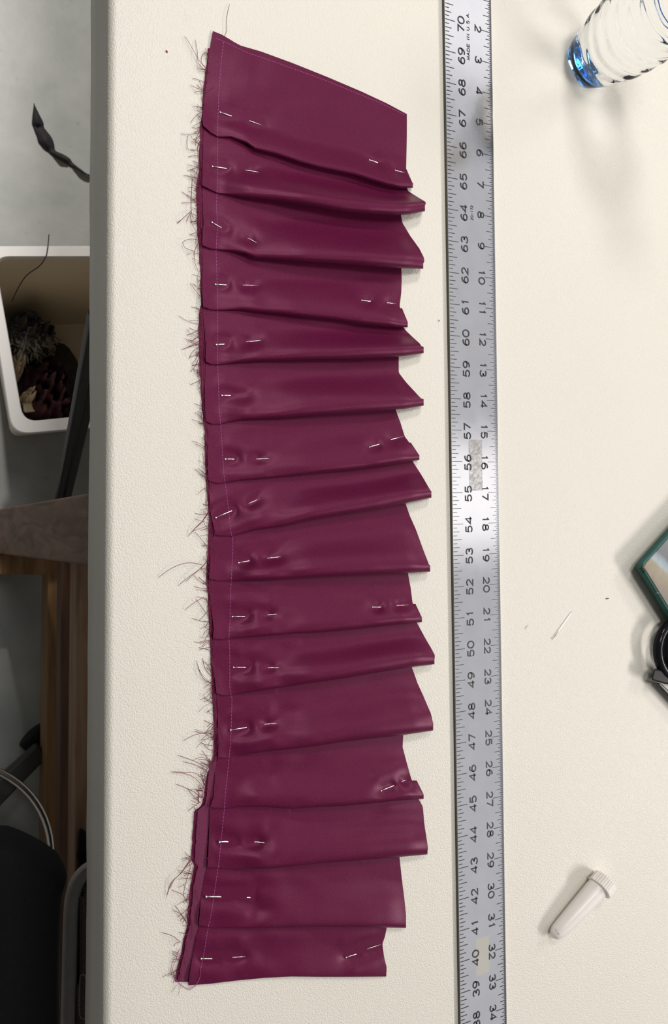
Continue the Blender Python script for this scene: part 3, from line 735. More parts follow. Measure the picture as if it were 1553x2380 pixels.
# frayed warp threads along the raw edge
fr = MB()
BL = np.array([(82, 489), (200, 474), (300, 466), (430, 458), (520, 462), (700, 467), (850, 464), (950, 470), (1050, 477), (1200, 487), (1330, 482), (1500, 489), (1700, 498), (1800, 484), (1890, 452), (2000, 446), (2150, 437), (2284, 408)], float)
def wisp(p, z0, z1, r=.00011, mb=None):
    sp = spline(p, max(5, 3 * len(p)))
    n = len(sp); V = [at(q[0], q[1], TZ + z0 + (z1 - z0) * math.sin(math.pi * min(1, k / (n - 1) * .9 + .1)) ) for k, q in enumerate(sp)]
    (mb or fr).tube(V, [r] * (n - 1) + [r * .5], 4)
for cy, dens in ((150, 8), (205, 9), (250, 10), (285, 14), (330, 8), (365, 8), (400, 10), (430, 10), (470, 10), (510, 8), (560, 8), (600, 7), (660, 6), (735, 6), (770, 12), (800, 12), (830, 12), (870, 9), (950, 8), (985, 8), (1050, 9), (1090, 9), (1130, 8), (1180, 9), (1220, 9), (1260, 6),
                 (1320, 10), (1370, 9), (1410, 9), (1450, 10), (1490, 9), (1560, 10), (1600, 10), (1640, 11), (1690, 11), (1720, 10), (1780, 11), (1810, 13), (1840, 13), (1870, 12), (1990, 9), (2030, 9), (2080, 9), (2110, 9), (2160, 8), (2230, 9), (2265, 9)):
    base_dir = random.choice([-35, -20, -50, 20, 35, 10])
    for k in range(dens):
        y = cy + random.gauss(0, 13); x = np.interp(y, BL[:, 0], BL[:, 1]) + random.uniform(-1, 7)
        ln = abs(random.gauss(13, 11)) + 5
        if random.random() < .10: ln += random.uniform(10, 26)
        an = math.radians(base_dir + random.gauss(0, 32)); cv = random.gauss(0, .35)
        p = [(x, y)]
        for j in range(1, 4):
            a2 = an + cv * j / 3 * 1.6
            p.append((p[-1][0] - ln / 3 * math.cos(a2), p[-1][1] + ln / 3 * math.sin(a2)))
        wisp(p, .0006, random.uniform(.0008, .003), random.uniform(.0001, .00017))
for k in range(150):      # threads lying along the raw edge
    y = random.uniform(300, 2270); x = np.interp(y, BL[:, 0], BL[:, 1]) + random.uniform(1, 13)
    ln = random.uniform(15, 55); sl = random.gauss(0, .10) - .02
    wisp([(x, y), (x + sl * ln + random.gauss(0, 2.5), y + ln * .5), (x + sl * 1.2 * ln, y + ln)], .0021, .0026, .00009)
for p in ([(486, 168), (463, 140), (440, 100), (429, 83)], [(484, 170), (462, 148), (459, 120), (454, 92)], [(484, 160), (470, 148), (469, 130), (480, 120)], [(478, 208), (460, 206), (442, 197)],
          [(470, 480), (455, 510), (445, 490), (447, 410)], [(444, 490), (428, 505), (413, 518)], [(446, 492), (440, 500), (433, 516)], [(462, 545), (448, 525), (442, 500)],
          [(461, 557), (440, 556), (425, 563), (430, 575), (445, 582), (455, 584)], [(460, 566), (452, 585), (453, 610), (462, 632)], [(466, 690), (452, 672), (442, 657)],
          [(470, 310), (452, 325), (438, 312), (436, 345), (455, 350)], [(485, 1297), (470, 1318), (440, 1340), (413, 1362)], [(485, 1300), (462, 1325), (444, 1340), (432, 1352)], [(470, 1312), (435, 1308), (400, 1320), (367, 1343)],
          [(487, 1183), (472, 1210), (452, 1230), (436, 1247)], [(489, 1184), (476, 1205), (455, 1226), (437, 1246)], [(500, 1240), (480, 1225), (473, 1210), (476, 1200)], [(482, 1272), (470, 1255), (453, 1236)],
          [(490, 1440), (465, 1405), (455, 1392)], [(474, 1387), (450, 1402), (429, 1418)], [(492, 1445), (470, 1444), (446, 1437)], [(489, 1413), (475, 1430), (463, 1442)],
          [(497, 1590), (480, 1580), (465, 1560), (456, 1535)], [(497, 1590), (478, 1582), (468, 1570), (460, 1550)], [(498, 1600), (480, 1620), (464, 1627)], [(496, 1700), (470, 1704), (448, 1710), (425, 1722)], [(494, 1705), (470, 1704), (452, 1700)],
          [(487, 1840), (460, 1800), (430, 1795), (396, 1794)], [(485, 1845), (455, 1810), (430, 1798), (402, 1796)], [(480, 1860), (450, 1840), (430, 1830), (408, 1822)], [(482, 1785), (450, 1768), (412, 1755)], [(480, 1790), (455, 1778), (425, 1770)],
          [(444, 1995), (420, 2030), (400, 2050), (386, 2087)], [(445, 1994), (424, 2026), (405, 2045), (396, 2065)], [(444, 2000), (415, 2035), (398, 2052), (388, 2080)], [(446, 2005), (430, 2060), (427, 2083)], [(436, 2100), (425, 2080), (398, 2068)],
          [(434, 2145), (420, 2125), (402, 2115)], [(432, 2140), (418, 2120), (406, 2103)], [(420, 2190), (400, 2175), (374, 2167)], [(418, 2190), (408, 2193), (404, 2200)]):
    wisp(p, .0007, .0028, .00016)
tag(fr.build('frayed_threads', M['thread'], strip, smooth=True), kind='stuff')
tl = MB(); wisp([(522, 84), (527, 70), (527, 45), (530, 25), (534, 9)], .0009, .0018, .00014, tl); tl.build('thread_tail', M['dark_thread'], strip, smooth=True)
tl = MB()
for off in (0, 4):
    q = [(466.6, 2252), (465, 2270), (456, 2286 + off), (443.5, 2300 - off), (432.6, 2297), (412.5, 2281), (400 + off, 2263), (398 + off, 2250), (406 + off, 2227), (418, 2204)]
    sp = spline(q, 44); tl.tube([on_cloth(a, b, .0005, .0006) for a, b in sp], .00014, 4)
tl.build('thread_tail', M['stitch'], strip, smooth=True)

# ------------------------------------------------------------------ dressmaking pins
WORD = ['first', 'second', 'third', 'fourth', 'fifth', 'sixth', 'seventh', 'eighth', 'ninth', 'tenth', 'eleventh', 'twelfth', 'thirteenth', 'fourteenth', 'fifteenth', 'sixteenth']
ROW_LEFT = [0, 1, 2, 3, 4, 5, 6, 7, 8, 9, 10, 11, 13, 14, 15]; ROW_RIGHT = [0, 3, 6, 9, 12, 15]
def make_pin(path, rad, label, group, head_dir):
    root_loc = path[0]
    mb = MB(); n = len(path)
    mb.tube(path, [rad] * (n - 2) + [rad * .9, rad * .35], 8)
    e = empty('dressmaking_pin', tuple(root_loc), label, 'pin', group)
    mb.build('shaft', M['steel'], e, smooth=True)
    hb = MB(); d = (Vector(head_dir)).normalized(); hb.tube([root_loc - d * .0007, root_loc - d * .0003, root_loc + d * .00025, root_loc + d * .0004], [rad * 1.1, rad * 1.7, rad * 1.7, rad * 1.1], 10)
    hb.build('head', M['steel'], e, smooth=True)
    return e
for k, (a, b, c, d) in enumerate(PINS):
    left = k < 15
    rad = .00040 if k not in (12, 13) else .00060
    lift = rad * 1.0
    if c is None: c = (b[0] + 40, b[1] - 1); hidden_end = True
    else: hidden_end = False
    P0, P1 = on_cloth(*a, lift), on_cloth(*b, lift)
    mids = [on_cloth(b[0] + (c[0] - b[0]) * t, b[1] + (c[1] - b[1]) * t, -.0013) for t in (.15, .5, .85)]
    if hidden_end: path = [P0, P1, mids[0], mids[1], on_cloth(*c, -.0012)]
    else: path = [P0, P1] + mids + [on_cloth(*c, lift), on_cloth(*d, lift)]
    if left:
        lab = 'steel pin by the frayed edge in the %s pleat from the top' % WORD[ROW_LEFT[k]]
        if k == 5: lab = 'steel pin in the sixth pleat from the top showing one short length only'
    else: lab = 'steel pin near the scalloped right edge in the %s pleat from the top' % WORD[ROW_RIGHT[k - 15]]
    make_pin(path, rad, lab, 'pins holding the pleats', path[1] - path[0])
p0, p1 = at(1286, 1484, TZ + .0009), at(1330, 1421, TZ + .0005)
make_pin([p0, p0.lerp(p1, .4), p0.lerp(p1, .8), p0.lerp(p1, .93), p1], .00042, 'loose steel pin lying alone on the bare cream table', None, p1 - p0)

# ------------------------------------------------------------------ water bottle
bc = at(1361, 149, TZ)
bot = empty('water_bottle', (bc.x, bc.y, TZ), 'clear plastic water bottle standing at the far right of the ruler with a bluish base', 'bottle')
def bottle_r(z):
    pr = [(0.0, .020), (.003, .0235), (.008, .0255), (.016, .0270), (.030, .0295), (.045, .0318), (.060, .0325), (.125, .0325), (.150, .030), (.170, .020), (.182, .0135), (.200, .0130)]
    r = np.interp(z, [p[0] for p in pr], [p[1] for p in pr]); return r * 1.06
zs = np.linspace(0.0, 0.125, 120); SEG = 96
V, Fc = [], []
for i, z in enumerate(zs):
    for k in range(SEG):
        a = 2 * math.pi * k / SEG
        r = bottle_r(z)
        if .02 < z < .15:
            ph = z / .0125 * 2 * math.pi + 1.1 * math.sin(a * 2)
            r += .00075 * math.sin(ph) * min(1, (z - .02) / .02)
            r += .0012 * noise.noise(Vector((math.cos(a) * 2.2, math.sin(a) * 2.2, z * 45)))
        if z < .03: r *= 1 - .10 * (1 - z / .03) * (0.5 + 0.5 * math.cos(5 * a))
        V.append((bc.x + r * math.cos(a), bc.y + r * math.sin(a), TZ + .0008 + z))
for i in range(len(zs) - 1):
    for k in range(SEG):
        k2 = (k + 1) % SEG; Fc.append((i * SEG + k, i * SEG + k2, (i + 1) * SEG + k2, (i + 1) * SEG + k))
c0 = len(V); V.append((bc.x, bc.y, TZ + .006)); V.append((bc.x, bc.y, TZ + .0008 + zs[-1]))
for k in range(SEG):
    k2 = (k + 1) % SEG; Fc.append((c0, k2, k)); Fc.append((c0 + 1, (len(zs) - 1) * SEG + k, (len(zs) - 1) * SEG + k2))
link('bottle_body', mesh('bottle_body', V, Fc), M['water'], bot)
bb = MB()
bb.lathe([(.004, .0075), (.010, .0070), (.0155, .0035), (.0185, .0045), (.0180, .0070), (.011, .0105), (.004, .0110)], (bc.x, bc.y, TZ), 40)
bb.build('bottle_base', M['blue_base'], bot, smooth=True)
M['shell'] = None
m_, nt_, b_ = new_mat('thin_clear_plastic')
tr_ = N(nt_, 'ShaderNodeBsdfTransparent'); tr_.inputs[0].default_value = (.96, .98, 1, 1)
lw_ = N(nt_, 'ShaderNodeLayerWeight'); lw_.inputs[0].default_value = .25
ms_ = N(nt_, 'ShaderNodeMixShader'); b_.inputs['Roughness'].default_value = .08; b_.inputs['Base Color'].default_value = (.6, .65, .7, 1)
mu_ = N(nt_, 'ShaderNodeMath', operation='MULTIPLY'); mu_.inputs[1].default_value = .35
nt_.links.new(lw_.outputs['Facing'], mu_.inputs[0]); nt_.links.new(mu_.outputs[0], ms_.inputs[0])
nt_.links.new(tr_.outputs[0], ms_.inputs[1]); nt_.links.new(b_.outputs[0], ms_.inputs[2]); nt_.links.new(ms_.outputs[0], nt_.nodes['Material Output'].inputs[0])
zt = np.linspace(.1262, .195, 40)
Pt = np.array([[(bc.x + bottle_r(z) * math.cos(a), bc.y + bottle_r(z) * math.sin(a), TZ + z) for a in np.linspace(0, 2 * math.pi, 65)] for z in zt])
link('bottle_shoulder', grid_mesh('bottle_shoulder', Pt), m_, bot)
cp = MB(); cp.lathe([(.0155, .194), (.0155, .210), (.0145, .2115), (.004, .2115)], (bc.x, bc.y, TZ), 40); cp.build('cap', M['white_plastic'], bot, smooth=False)

# ------------------------------------------------------------------ white vial with ribbed cap
va = at(1297, 2166, TZ + .007); vb = at(1388, 2062, TZ + .0085); vc = at(1413, 2031, TZ + .0085)
vial = empty('plastic_vial', (va.x, va.y, TZ), 'small white tapered plastic vial with a ribbed cap lying beside the ruler', 'vial')
ax = (vb - va); ax.z = 0; Lv = ax.length; ax.normalize(); sd_ = ax.cross(Vector((0, 0, 1)))
def turned(prof, o, ax, seg=40, rib=0.0, ribs=0):
    V, Fc = [], []
    for s, r, zc in prof:
        for k in range(seg):
            a = 2 * math.pi * k / seg
            rr = r * (1 + (rib * (1 if (k * ribs // seg) % 2 == 0 else -1) if ribs else 0))
            V.append(o + ax * s + sd_ * rr * math.cos(a) + Vector((0, 0, zc + rr * math.sin(a))))
    for i in range(len(prof) - 1):
        for k in range(seg):
            k2 = (k + 1) % seg; Fc.append((i * seg + k, i * seg + k2, (i + 1) * seg + k2, (i + 1) * seg + k))
    Fc.append(tuple(range(seg))[::-1]); Fc.append(tuple((len(prof) - 1) * seg + k for k in range(seg)))
    return V, Fc
O = Vector((va.x, va.y, TZ))
R1 = .0092
pf = []
for s, r in ((-.0062, .0005), (-.0060, .0018), (-.0052, .0034), (-.0035, .0049), (0, .0060), (.006, .0068), (Lv * .5, .0080), (Lv * .9, .0090), (Lv, .0092), (Lv + .004, .0092)):
    pf.append((s, r, max(r, .0060 + (r - .0060) * .9) + .0002 if r > .0055 else .0062))
mb = MB(); mb.add(*turned(pf, O, ax)); mb.build('tube', M['vial'], vial, smooth=True, fix=True)
pf = [(Lv - .0002, .0095, .0108), (Lv, .0108, .0108), (Lv + .0010, .0111, .0108), (Lv + .0012, .0106, .0108), (Lv + .0098, .0104, .0108), (Lv + .0106, .0096, .0108)]
mb = MB(); mb.add(*turned(pf, O, ax, 120, .035, 60)); mb.build('cap', M['vial_cap'], vial, smooth=False, fix=True)
mb = MB()
for (px, py, sz) in ((1292, 2163, 1.6), (1296, 2168, 1.4), (1299, 2172, 1.3), (1290, 2159, .9), (1372, 2099, 1.1), (1297, 2161, .8)):
    c = at(px, py, TZ + (.0118 if py > 2120 else .0158))
    mb.tube([c + Vector((-.0002, 0, .00)), c + Vector((.0001 * sz, .0002 * sz, 0)), c + Vector((.0003 * sz, .0004 * sz, -.0001))], .00018 * sz, 5)

tag(mb.build('scuff', M['lint'], vial, smooth=True), kind='stuff')

# ------------------------------------------------------------------ pouch with painted print
def poly_px(pts, z): return [at(x, y, z) for x, y in pts]
pz = TZ + .0145
outer = [(1488, 1319), (1494, 1308), (1560, 1234), (1640, 1146), (1660, 1142), (1745, 1265), (1744, 1300), (1640, 1530), (1620, 1532), (1496, 1331)]
O_t = poly_px(outer, pz); cen = sum(O_t, Vector()) / len(O_t)
pouch = empty('printed_pouch', (cen.x, cen.y, TZ), 'small padded pouch with a grey and tan painted print bound in teal at right edge', 'pouch')
def ring_in(R, f, dz): return [cen + (p - cen) * f + Vector((0, 0, dz)) for p in R]
mb = MB()
rings = [ring_in(O_t, .60, -.0143), ring_in(O_t, .88, -.0135), ring_in(O_t, .965, -.008), ring_in(O_t, .99, -.003), ring_in(O_t, .99, .0)]
n = len(O_t); V = [p for r in rings for p in r]; Fc = [tuple(range(n))]
for i in range(len(rings) - 1):
    for k in range(n):
        k2 = (k + 1) % n; Fc.append((i * n + k, (i + 1) * n + k, (i + 1) * n + k2, i * n + k2))
Fc.append(tuple((len(rings) - 1) * n + k for k in range(n)))
mb.add(V, Fc); mb.build('pouch_body', M['teal'], pouch, smooth=True, fix=True)
mb = MB(); mb.tube([p + (cen - p) * .006 for p in O_t], .0017, 8, True); mb.build('teal_binding', M['teal'], pouch, smooth=True)
lo_ = ring_in(O_t, .975, .0); hi_ = ring_in(O_t, .955, .0020)
c_print = at(1492, 1325, pz)
mb = MB(); mb.prism(lo_, hi_); pp = mb.build('printed_panel', M['print'], pouch, smooth=False, fix=True)
# print bands are measured from the pouch's near corner
for v in pp.data.vertices: v.co = v.co - (c_print - Vector(pouch.location))
pp.location = c_print - Vector(pouch.location)
mb = MB()
for (x, y, dx) in ((1516, 1345, 8), (1524, 1380, 9)):
    mb.tube([at(x, y, pz + .001), at(x + dx * .5, y - 3, pz + .0025), at(x + dx, y, pz + .001)], .00018, 4)
mb.build('loose_fibre', M['cream_cloth'], pouch, smooth=True)

# ------------------------------------------------------------------ scissors (black handles)
sc_c = at(1574, 1510, TZ + .014)
sciss = empty('scissors', (sc_c.x, sc_c.y, TZ), 'glossy black ring handle of scissors reaching in at the right edge below the pouch', 'scissors')
mb = MB(); ring = [at(1574 + 45 * math.cos(a), 1511 + 64 * math.sin(a), TZ + .0125) for a in np.linspace(0, 2 * math.pi, 40, endpoint=False)]
mb.tube(ring, .0046, 12, True); mb.build('handle_loop', M['gloss_black'], sciss, smooth=True)
mb = MB(); ring = [at(1588 + 38 * math.cos(a), 1508 + 54 * math.sin(a), TZ + .0062) for a in np.linspace(0, 2 * math.pi, 40, endpoint=False)]
mb.tube(ring, .0060, 12, True); mb.build('handle_loop', M['gloss_black'], sciss, smooth=True)
mb = MB(); q = [(1576 + 44 * math.cos(a), 1511 + 62 * math.sin(a)) for a in np.linspace(0, 2 * math.pi, 32, endpoint=False)]
mb.prism(poly_px(q, TZ + .0015), poly_px(q, TZ + .006)); mb.build('finger_rest', M['gloss_black'], sciss, bevel=.0015, fix=True)
mb = MB(); q = [(1521, 1553), (1514, 1581), (1547, 1590), (1640, 1600), (1640, 1565), (1560, 1560)]
mb.prism(poly_px(q, TZ + .004), poly_px(q, TZ + .0145)); mb.build('handle_tang', M['satin_black'], sciss, bevel=.002, fix=True)
mb = MB(); q = [(1529, 1588), (1536, 1588), (1620, 1664), (1620, 1678), (1610, 1675)]
mb.prism(poly_px(q, TZ + .0005), poly_px(q, TZ + .011)); mb.build('blade', M['black_metal2'], sciss, bevel=.0008, fix=True)

# ------------------------------------------------------------------ lint on the table
def lint(px, r, mat, label, name='lint_speck'):
    V = [at(x, y, TZ + .0004 + .0003 * (k % 2)) for k, (x, y) in enumerate(px)]
    mb = MB(); mb.tube(V, r, 5)
    return tag(mb.build(name, mat, None, smooth=True), label, 'lint')
lint([(387, 118), (388, 120), (389, 121)], .00055, M['red_lint'], 'tiny reddish lint dot on the table left of the strip top')
lint([(412, 519), (416, 515), (420, 512)], .0002, M['dark_thread'], 'tiny dark thread end on the table left of the third pleat', 'thread_clipping')
lint([(1222, 1462), (1224, 1456), (1228, 1454)], .00015, M['lint'], 'pale curled hair on the table between the ruler and the loose pin', 'thread_clipping')
lint([(1409, 1392), (1412, 1391), (1415, 1391)], .0004, M['lint'], 'dark lint speck on the table above the loose pin')
lint([(1020, 747), (1021, 745), (1022, 744)], .0003, M['lint'], 'dark lint speck on the table just left of the ruler')

# ------------------------------------------------------------------ bin with scraps
ZR = 0.36
def quad(z, pts): return [at(x, y, z) for x, y in pts]
OUT = [(-43, 571), (430, 571), (430, 975), (28, 1011)]; INN = [(-12, 597), (405, 597), (405, 946), (55, 980)]
def rounded(Q, rad, k=6):
    out = []; n = len(Q)
    for i in range(n):
        p, a, b = Q[i], Q[i - 1], Q[(i + 1) % n]
        da = (a - p).normalized(); db = (b - p).normalized()
        for j in range(k + 1):
            t = j / k; q0 = p + da * rad * (1 - t); q1 = p + db * rad * t
            out.append(q0.lerp(q1, t) if False else (p + da * rad * (1 - t) ** 2 + db * rad * t ** 2))
    return out
ro = rounded(quad(ZR, OUT), .022); ri = rounded(quad(ZR, INN), .018)
bcn = sum(ro, Vector()) / len(ro)
binr = empty('waste_bin', (bcn.x, bcn.y, 0), 'white plastic bin full of fabric scraps standing on the floor beside the table', 'bin')
def shrink(R, f, z):
    c = sum(R, Vector()) / len(R)
    return [Vector((c.x + (p.x - c.x) * f, c.y + (p.y - c.y) * f, z)) for p in R]
rings = [shrink(ri, .02, .012), shrink(ri, .86, .012), shrink(ri, .995, ZR - .008), shrink(ri, 1.03, ZR - .008), shrink(ri, .90, 0.001), shrink(ri, .02, 0.001)]
n = len(ri); V = [p for r in rings for p in r]; Fc = []
for i in range(len(rings) - 1):
    for k in range(n):
        k2 = (k + 1) % n; Fc.append((i * n + k, i * n + k2, (i + 1) * n + k2, (i + 1) * n + k))
Fc += [tuple(range(n)), tuple((len(rings) - 1) * n + k for k in range(n))[::-1]]
mb = MB(); mb.add(V, Fc); mb.build('bin_body', M['bin_plastic'], binr, smooth=False, fix=True)
rings = [shrink(ro, 1.0, ZR - .012), shrink(ro, 1.0, ZR - .002), shrink(ro, .99, ZR), shrink(ri, 1.01, ZR), shrink(ri, 1.0, ZR - .002), shrink(ri, 1.0, ZR - .012)]
V = [p for r in rings for p in r]; Fc = []
for i in range(len(rings)):
    i2 = (i + 1) % len(rings)
    for k in range(n):
        k2 = (k + 1) % n; Fc.append((i * n + k, i * n + k2, i2 * n + k2, i2 * n + k))
mb = MB(); mb.add(V, Fc); mb.build('bin_rim', M['white_plastic'], binr, smooth=False, fix=True)
def heap(name, px_c, rx, ry, z0, hgt, mat, label, cat, rough=.35, sd=1, freq=3.0):
    """a crumpled pile: an uneven mound with folds"""
    c = at(px_c[0], px_c[1], z0 + hgt * .6); nr, na = 16, 40; V, Fc = [], []
    e = at(px_c[0] + rx, px_c[1], z0 + hgt * .6); g = at(px_c[0], px_c[1] + ry, z0 + hgt * .6); RX_, RY_ = (e - c).length, (g - c).length
    for i in range(nr + 1):
        t = i / nr
        for k in range(na):
            a = 2 * math.pi * k / na; q = Vector((math.cos(a) * t * freq, math.sin(a) * t * freq, sd * 3.1))
            rr = t * (1 + .30 * noise.noise(Vector((math.cos(a) * 1.6, math.sin(a) * 1.6, sd))))
            z = z0 + hgt * (math.sqrt(max(0, 1 - t * t)) * .9 + .1) * (1 + rough * noise.noise(q) * 1.6) - (hgt * .1 if i == nr else 0)
            z += hgt * rough * .7 * abs(noise.noise(q * 2.3)) * (1 - t)
            V.append((c.x + RX_ * rr * math.cos(a), c.y + RY_ * rr * math.sin(a), max(z, z0)))
    for i in range(nr):
        for k in range(na):
            k2 = (k + 1) % na; Fc.append((i * na + k, (i + 1) * na + k, (i + 1) * na + k2, i * na + k2))
    Fc.append(tuple(nr * na + k for k in range(na)))
    me = mesh(name, V, Fc); o = link(name, me, mat, None, True); tag(o, label, cat); return o, c, RX_, RY_
ZC = .03
heap('dark_scrap', (92, 868), 84, 112, .0125, .055, M['netting_dark'], 'black scrap cloth lining the bottom of the white bin', 'fabric scrap', .3, 9, 4)
o, c, a_, b_ = heap('netting_bundle', (70, 783), 60, 58, ZC + .015, .13, M['netting_dark'], 'crumpled grey and black netting piled at the back of the white bin', 'netting', .5, 2, 6)
nb = MB()
for k in range(240):
    a = random.uniform(0, 6.28); r = random.random() ** .6; x, y = 68 + 52 * r * math.cos(a), 783 + 52 * r * math.sin(a)
    ln = random.uniform(10, 34); an = random.gauss(1.2, .7); z = ZC + .02 + .125 * math.sqrt(max(0, 1 - r * r * .9))
    nb.tube([at(x, y, z), at(x + ln * .5 * math.cos(an) + random.gauss(0, 4), y + ln * .5 * math.sin(an), z + .006), at(x + ln * math.cos(an), y + ln * math.sin(an), z - .006)], random.uniform(.0008, .0022), 4)
st = nb.build('net_strands', M['netting'], o, smooth=True, world_coords=False); tag(st, kind='stuff')
heap('maroon_scrap', (112, 898), 56, 74, ZC + .012, .13, M['maroon_cloth'], 'crumpled maroon satin offcuts heaped in the white bin', 'fabric scrap', .55, 3, 5)
heap('maroon_scrap', (140, 945), 30, 34, ZC + .005, .10, M['maroon_cloth'], 'smaller maroon offcut at the front of the white bin', 'fabric scrap', .5, 4, 5)
heap('cream_scrap', (43, 846), 17, 30, ZC + .04, .11, M['cream_cloth'], 'cream cloth scrap against the left wall of the white bin', 'fabric scrap', .4, 5, 4)
heap('cream_scrap', (70, 918), 18, 13, ZC + .05, .10, M['cream_cloth'], 'small rounded cream scrap in front of the maroon offcuts in the bin', 'fabric scrap', .3, 6, 4)
def lump(name, pxs, z0, z1, mat, label, cat, bev=.004):
    mb = MB(); mb.prism(poly_px(pxs, z0), poly_px(pxs, z1)); return tag(mb.build(name, mat, None, bevel=bev, fix=True), label, cat)
lump('pale_card', [(52, 936), (118, 929), (124, 951), (55, 960)], .075, .125, M['cream_cloth'], 'flat pale folded piece at the front of the white bin', 'fabric scrap')
tb = MB(); sp = spline([(114, 545), (111, 575), (106, 598), (92, 618), (62, 640), (42, 670), (28, 700)], 24)
zz = [ZR + .0012] * 9 + list(np.linspace(ZR - .001, ZR - .09, 15))
tb.tube([at(p[0], p[1], z) for p, z in zip(sp, zz)], .0007, 5)
tag(tb.build('loose_thread', M['black_cloth'], None, smooth=True), 'thin dark thread trailing over the rim of the white bin', 'thread')

# ------------------------------------------------------------------ black folding stand
stand = empty('folding_stand', tuple(at(140, 1150, 0)), 'black metal folding stand bars leaning between the white bin and the table', 'stand')
def bar(name, p, q, w, t, mat):
    d = (q - p).normalized(); s = d.cross(Vector((0, 0, 1))).normalized(); u = s.cross(d)
    lo = [p - s * w - u * t, p + s * w - u * t, p + s * w + u * t, p - s * w + u * t]; hi = [x + (q - p) for x in lo]
    mb = MB(); mb.prism(lo, hi); return mb.build(name, mat, stand, bevel=.002, fix=True)
bar('strut', at(124, 1228, .004), at(222, 727, .80), .0052, .0045, M['black_metal'])
bar('strut', at(139, 1228, .004), at(246, 740, .79), .0060, .004, M['black_metal2'])
mb = MB(); pv = at(211, 786, .735); mb.tube([pv + Vector((-.002, 0, .002)), pv + Vector((.012, 0, .010))], .006, 12); mb.build('pivot_bolt', M['black_metal'], stand, smooth=False)

# ------------------------------------------------------------------ black scrap on the floor
up = [(79, 240), (90, 263), (101, 285), (103, 297), (119, 318), (126, 335), (129, 350), (144, 357), (162, 368), (169, 378), (188, 393), (206, 405), (236, 409)]
dn = [(79, 240), (76, 262), (74, 285), (77, 294), (85, 315), (91, 332), (109, 350), (128, 366), (147, 376), (165, 387), (182, 395), (203, 408), (236, 411)]
Us = spline(up, 40); Ds = spline(dn, 40); Pp = np.zeros((40, 7, 3))
for i in range(40):
    for j in range(7):
        f = j / 6; x, y = Us[i] * (1 - f) + Ds[i] * f
        Pp[i, j] = at_n(x, y, .002 + .012 * abs(math.sin(i * .33)) * (1 - abs(2 * f - 1)) + .004 * abs(noise.noise(Vector((i * .3, j * .5, 0)))))
o = link('fabric_scrap', grid_mesh('fabric_scrap', Pp), M['black_cloth']); tag(o, 'long curved scrap of black cloth lying on the concrete floor', 'fabric scrap')
sm = o.modifiers.new('thick', 'SOLIDIFY'); sm.thickness = .001

# ------------------------------------------------------------------ drafting stool (black seat, chrome foot ring)
sz = .60
seat_px = [(-640, 2080), (-420, 1990), (-180, 1962), (0, 1966), (43, 1972), (100, 1997), (140, 2022), (161, 2046), (150, 2086), (145, 2140), (141, 2260), (139, 2600), (100, 2860), (-100, 2960), (-420, 2900), (-620, 2700), (-690, 2400)]
S = [at(x, y, sz) for x, y in spline(seat_px + [seat_px[0]], 72)[:-1]]
scn = sum(S, Vector()) / len(S)
stool = empty('drafting_stool', (scn.x, scn.y, 0), 'black upholstered stool with a chrome foot ring standing left of the table', 'stool')
mb = MB(); rings = []
for f, dz in ((.93, -.075), (.985, -.062), (1.0, -.035), (.995, -.012), (.95, 0.0), (.8, .004), (.4, .002), (.05, .0)): rings.append([Vector((scn.x + (p.x - scn.x) * f, scn.y + (p.y - scn.y) * f, sz + dz)) for p in S])
n = len(S); V = [p for r in rings for p in r]; Fc = [tuple(range(n))[::-1], tuple((len(rings) - 1) * n + k for k in range(n))]
for i in range(len(rings) - 1):
    for k in range(n):
        k2 = (k + 1) % n; Fc.append((i * n + k, i * n + k2, (i + 1) * n + k2, (i + 1) * n + k))
mb.add(V, Fc); mb.build('seat', M['black_fabric'], stool, smooth=True, fix=True)
rc = at(-158, 2034, .17); rr = (at(113, 2034, .17) - rc).length
mb = MB(); mb.tube([rc + Vector((rr * math.cos(a), rr * math.sin(a), 0)) for a in np.linspace(0, 2 * math.pi, 72, endpoint=False)], .0055, 12, True); mb.build('foot_ring', M['chrome'], stool, smooth=True)
mb = MB(); mb.tube([rc + Vector((0, 0, -.09)), rc + Vector((0, 0, sz - .17 - .074))], .028, 24); mb.build('column', M['black_metal'], stool, smooth=False)
for k in range(3):
    a = math.radians(62 + 120 * k); d = Vector((math.cos(a), math.sin(a), 0))
    mb = MB(); mb.tube([rc + d * .026, rc + d * (rr - .003)], .006, 10); mb.build('spoke', M['chrome'], stool, smooth=True)
for k in range(5):
    a = math.radians(40 + 72 * k); d = Vector((math.cos(a), math.sin(a), 0)); s = d.cross(Vector((0, 0, 1)))
    b0_ = rc * 1.0; b0_.z = .075
    mb = MB(); e_ = b0_ + d * (rr + .045) + Vector((0, 0, -.012))
    mb.prism([b0_ - s * .020, b0_ + s * .020, e_ + s * .014, e_ - s * .014], [b0_ - s * .020 + Vector((0, 0, .032)), b0_ + s * .020 + Vector((0, 0, .032)), e_ + s * .014 + Vector((0, 0, .022)), e_ - s * .014 + Vector((0, 0, .022))])
    mb.build('base_arm', M['wood_dark'] if False else M['black_metal'], stool, bevel=.004, fix=True)
    for sg in (-1, 1):
        cc = e_ + s * .012 * sg; cc.z = .026
        mb = MB(); mb.tube([cc - s * .008, cc - s * .006, cc + s * .006, cc + s * .008], [.021, .025, .025, .021], 24); mb.build('caster', M['satin_black'], stool, smooth=True)

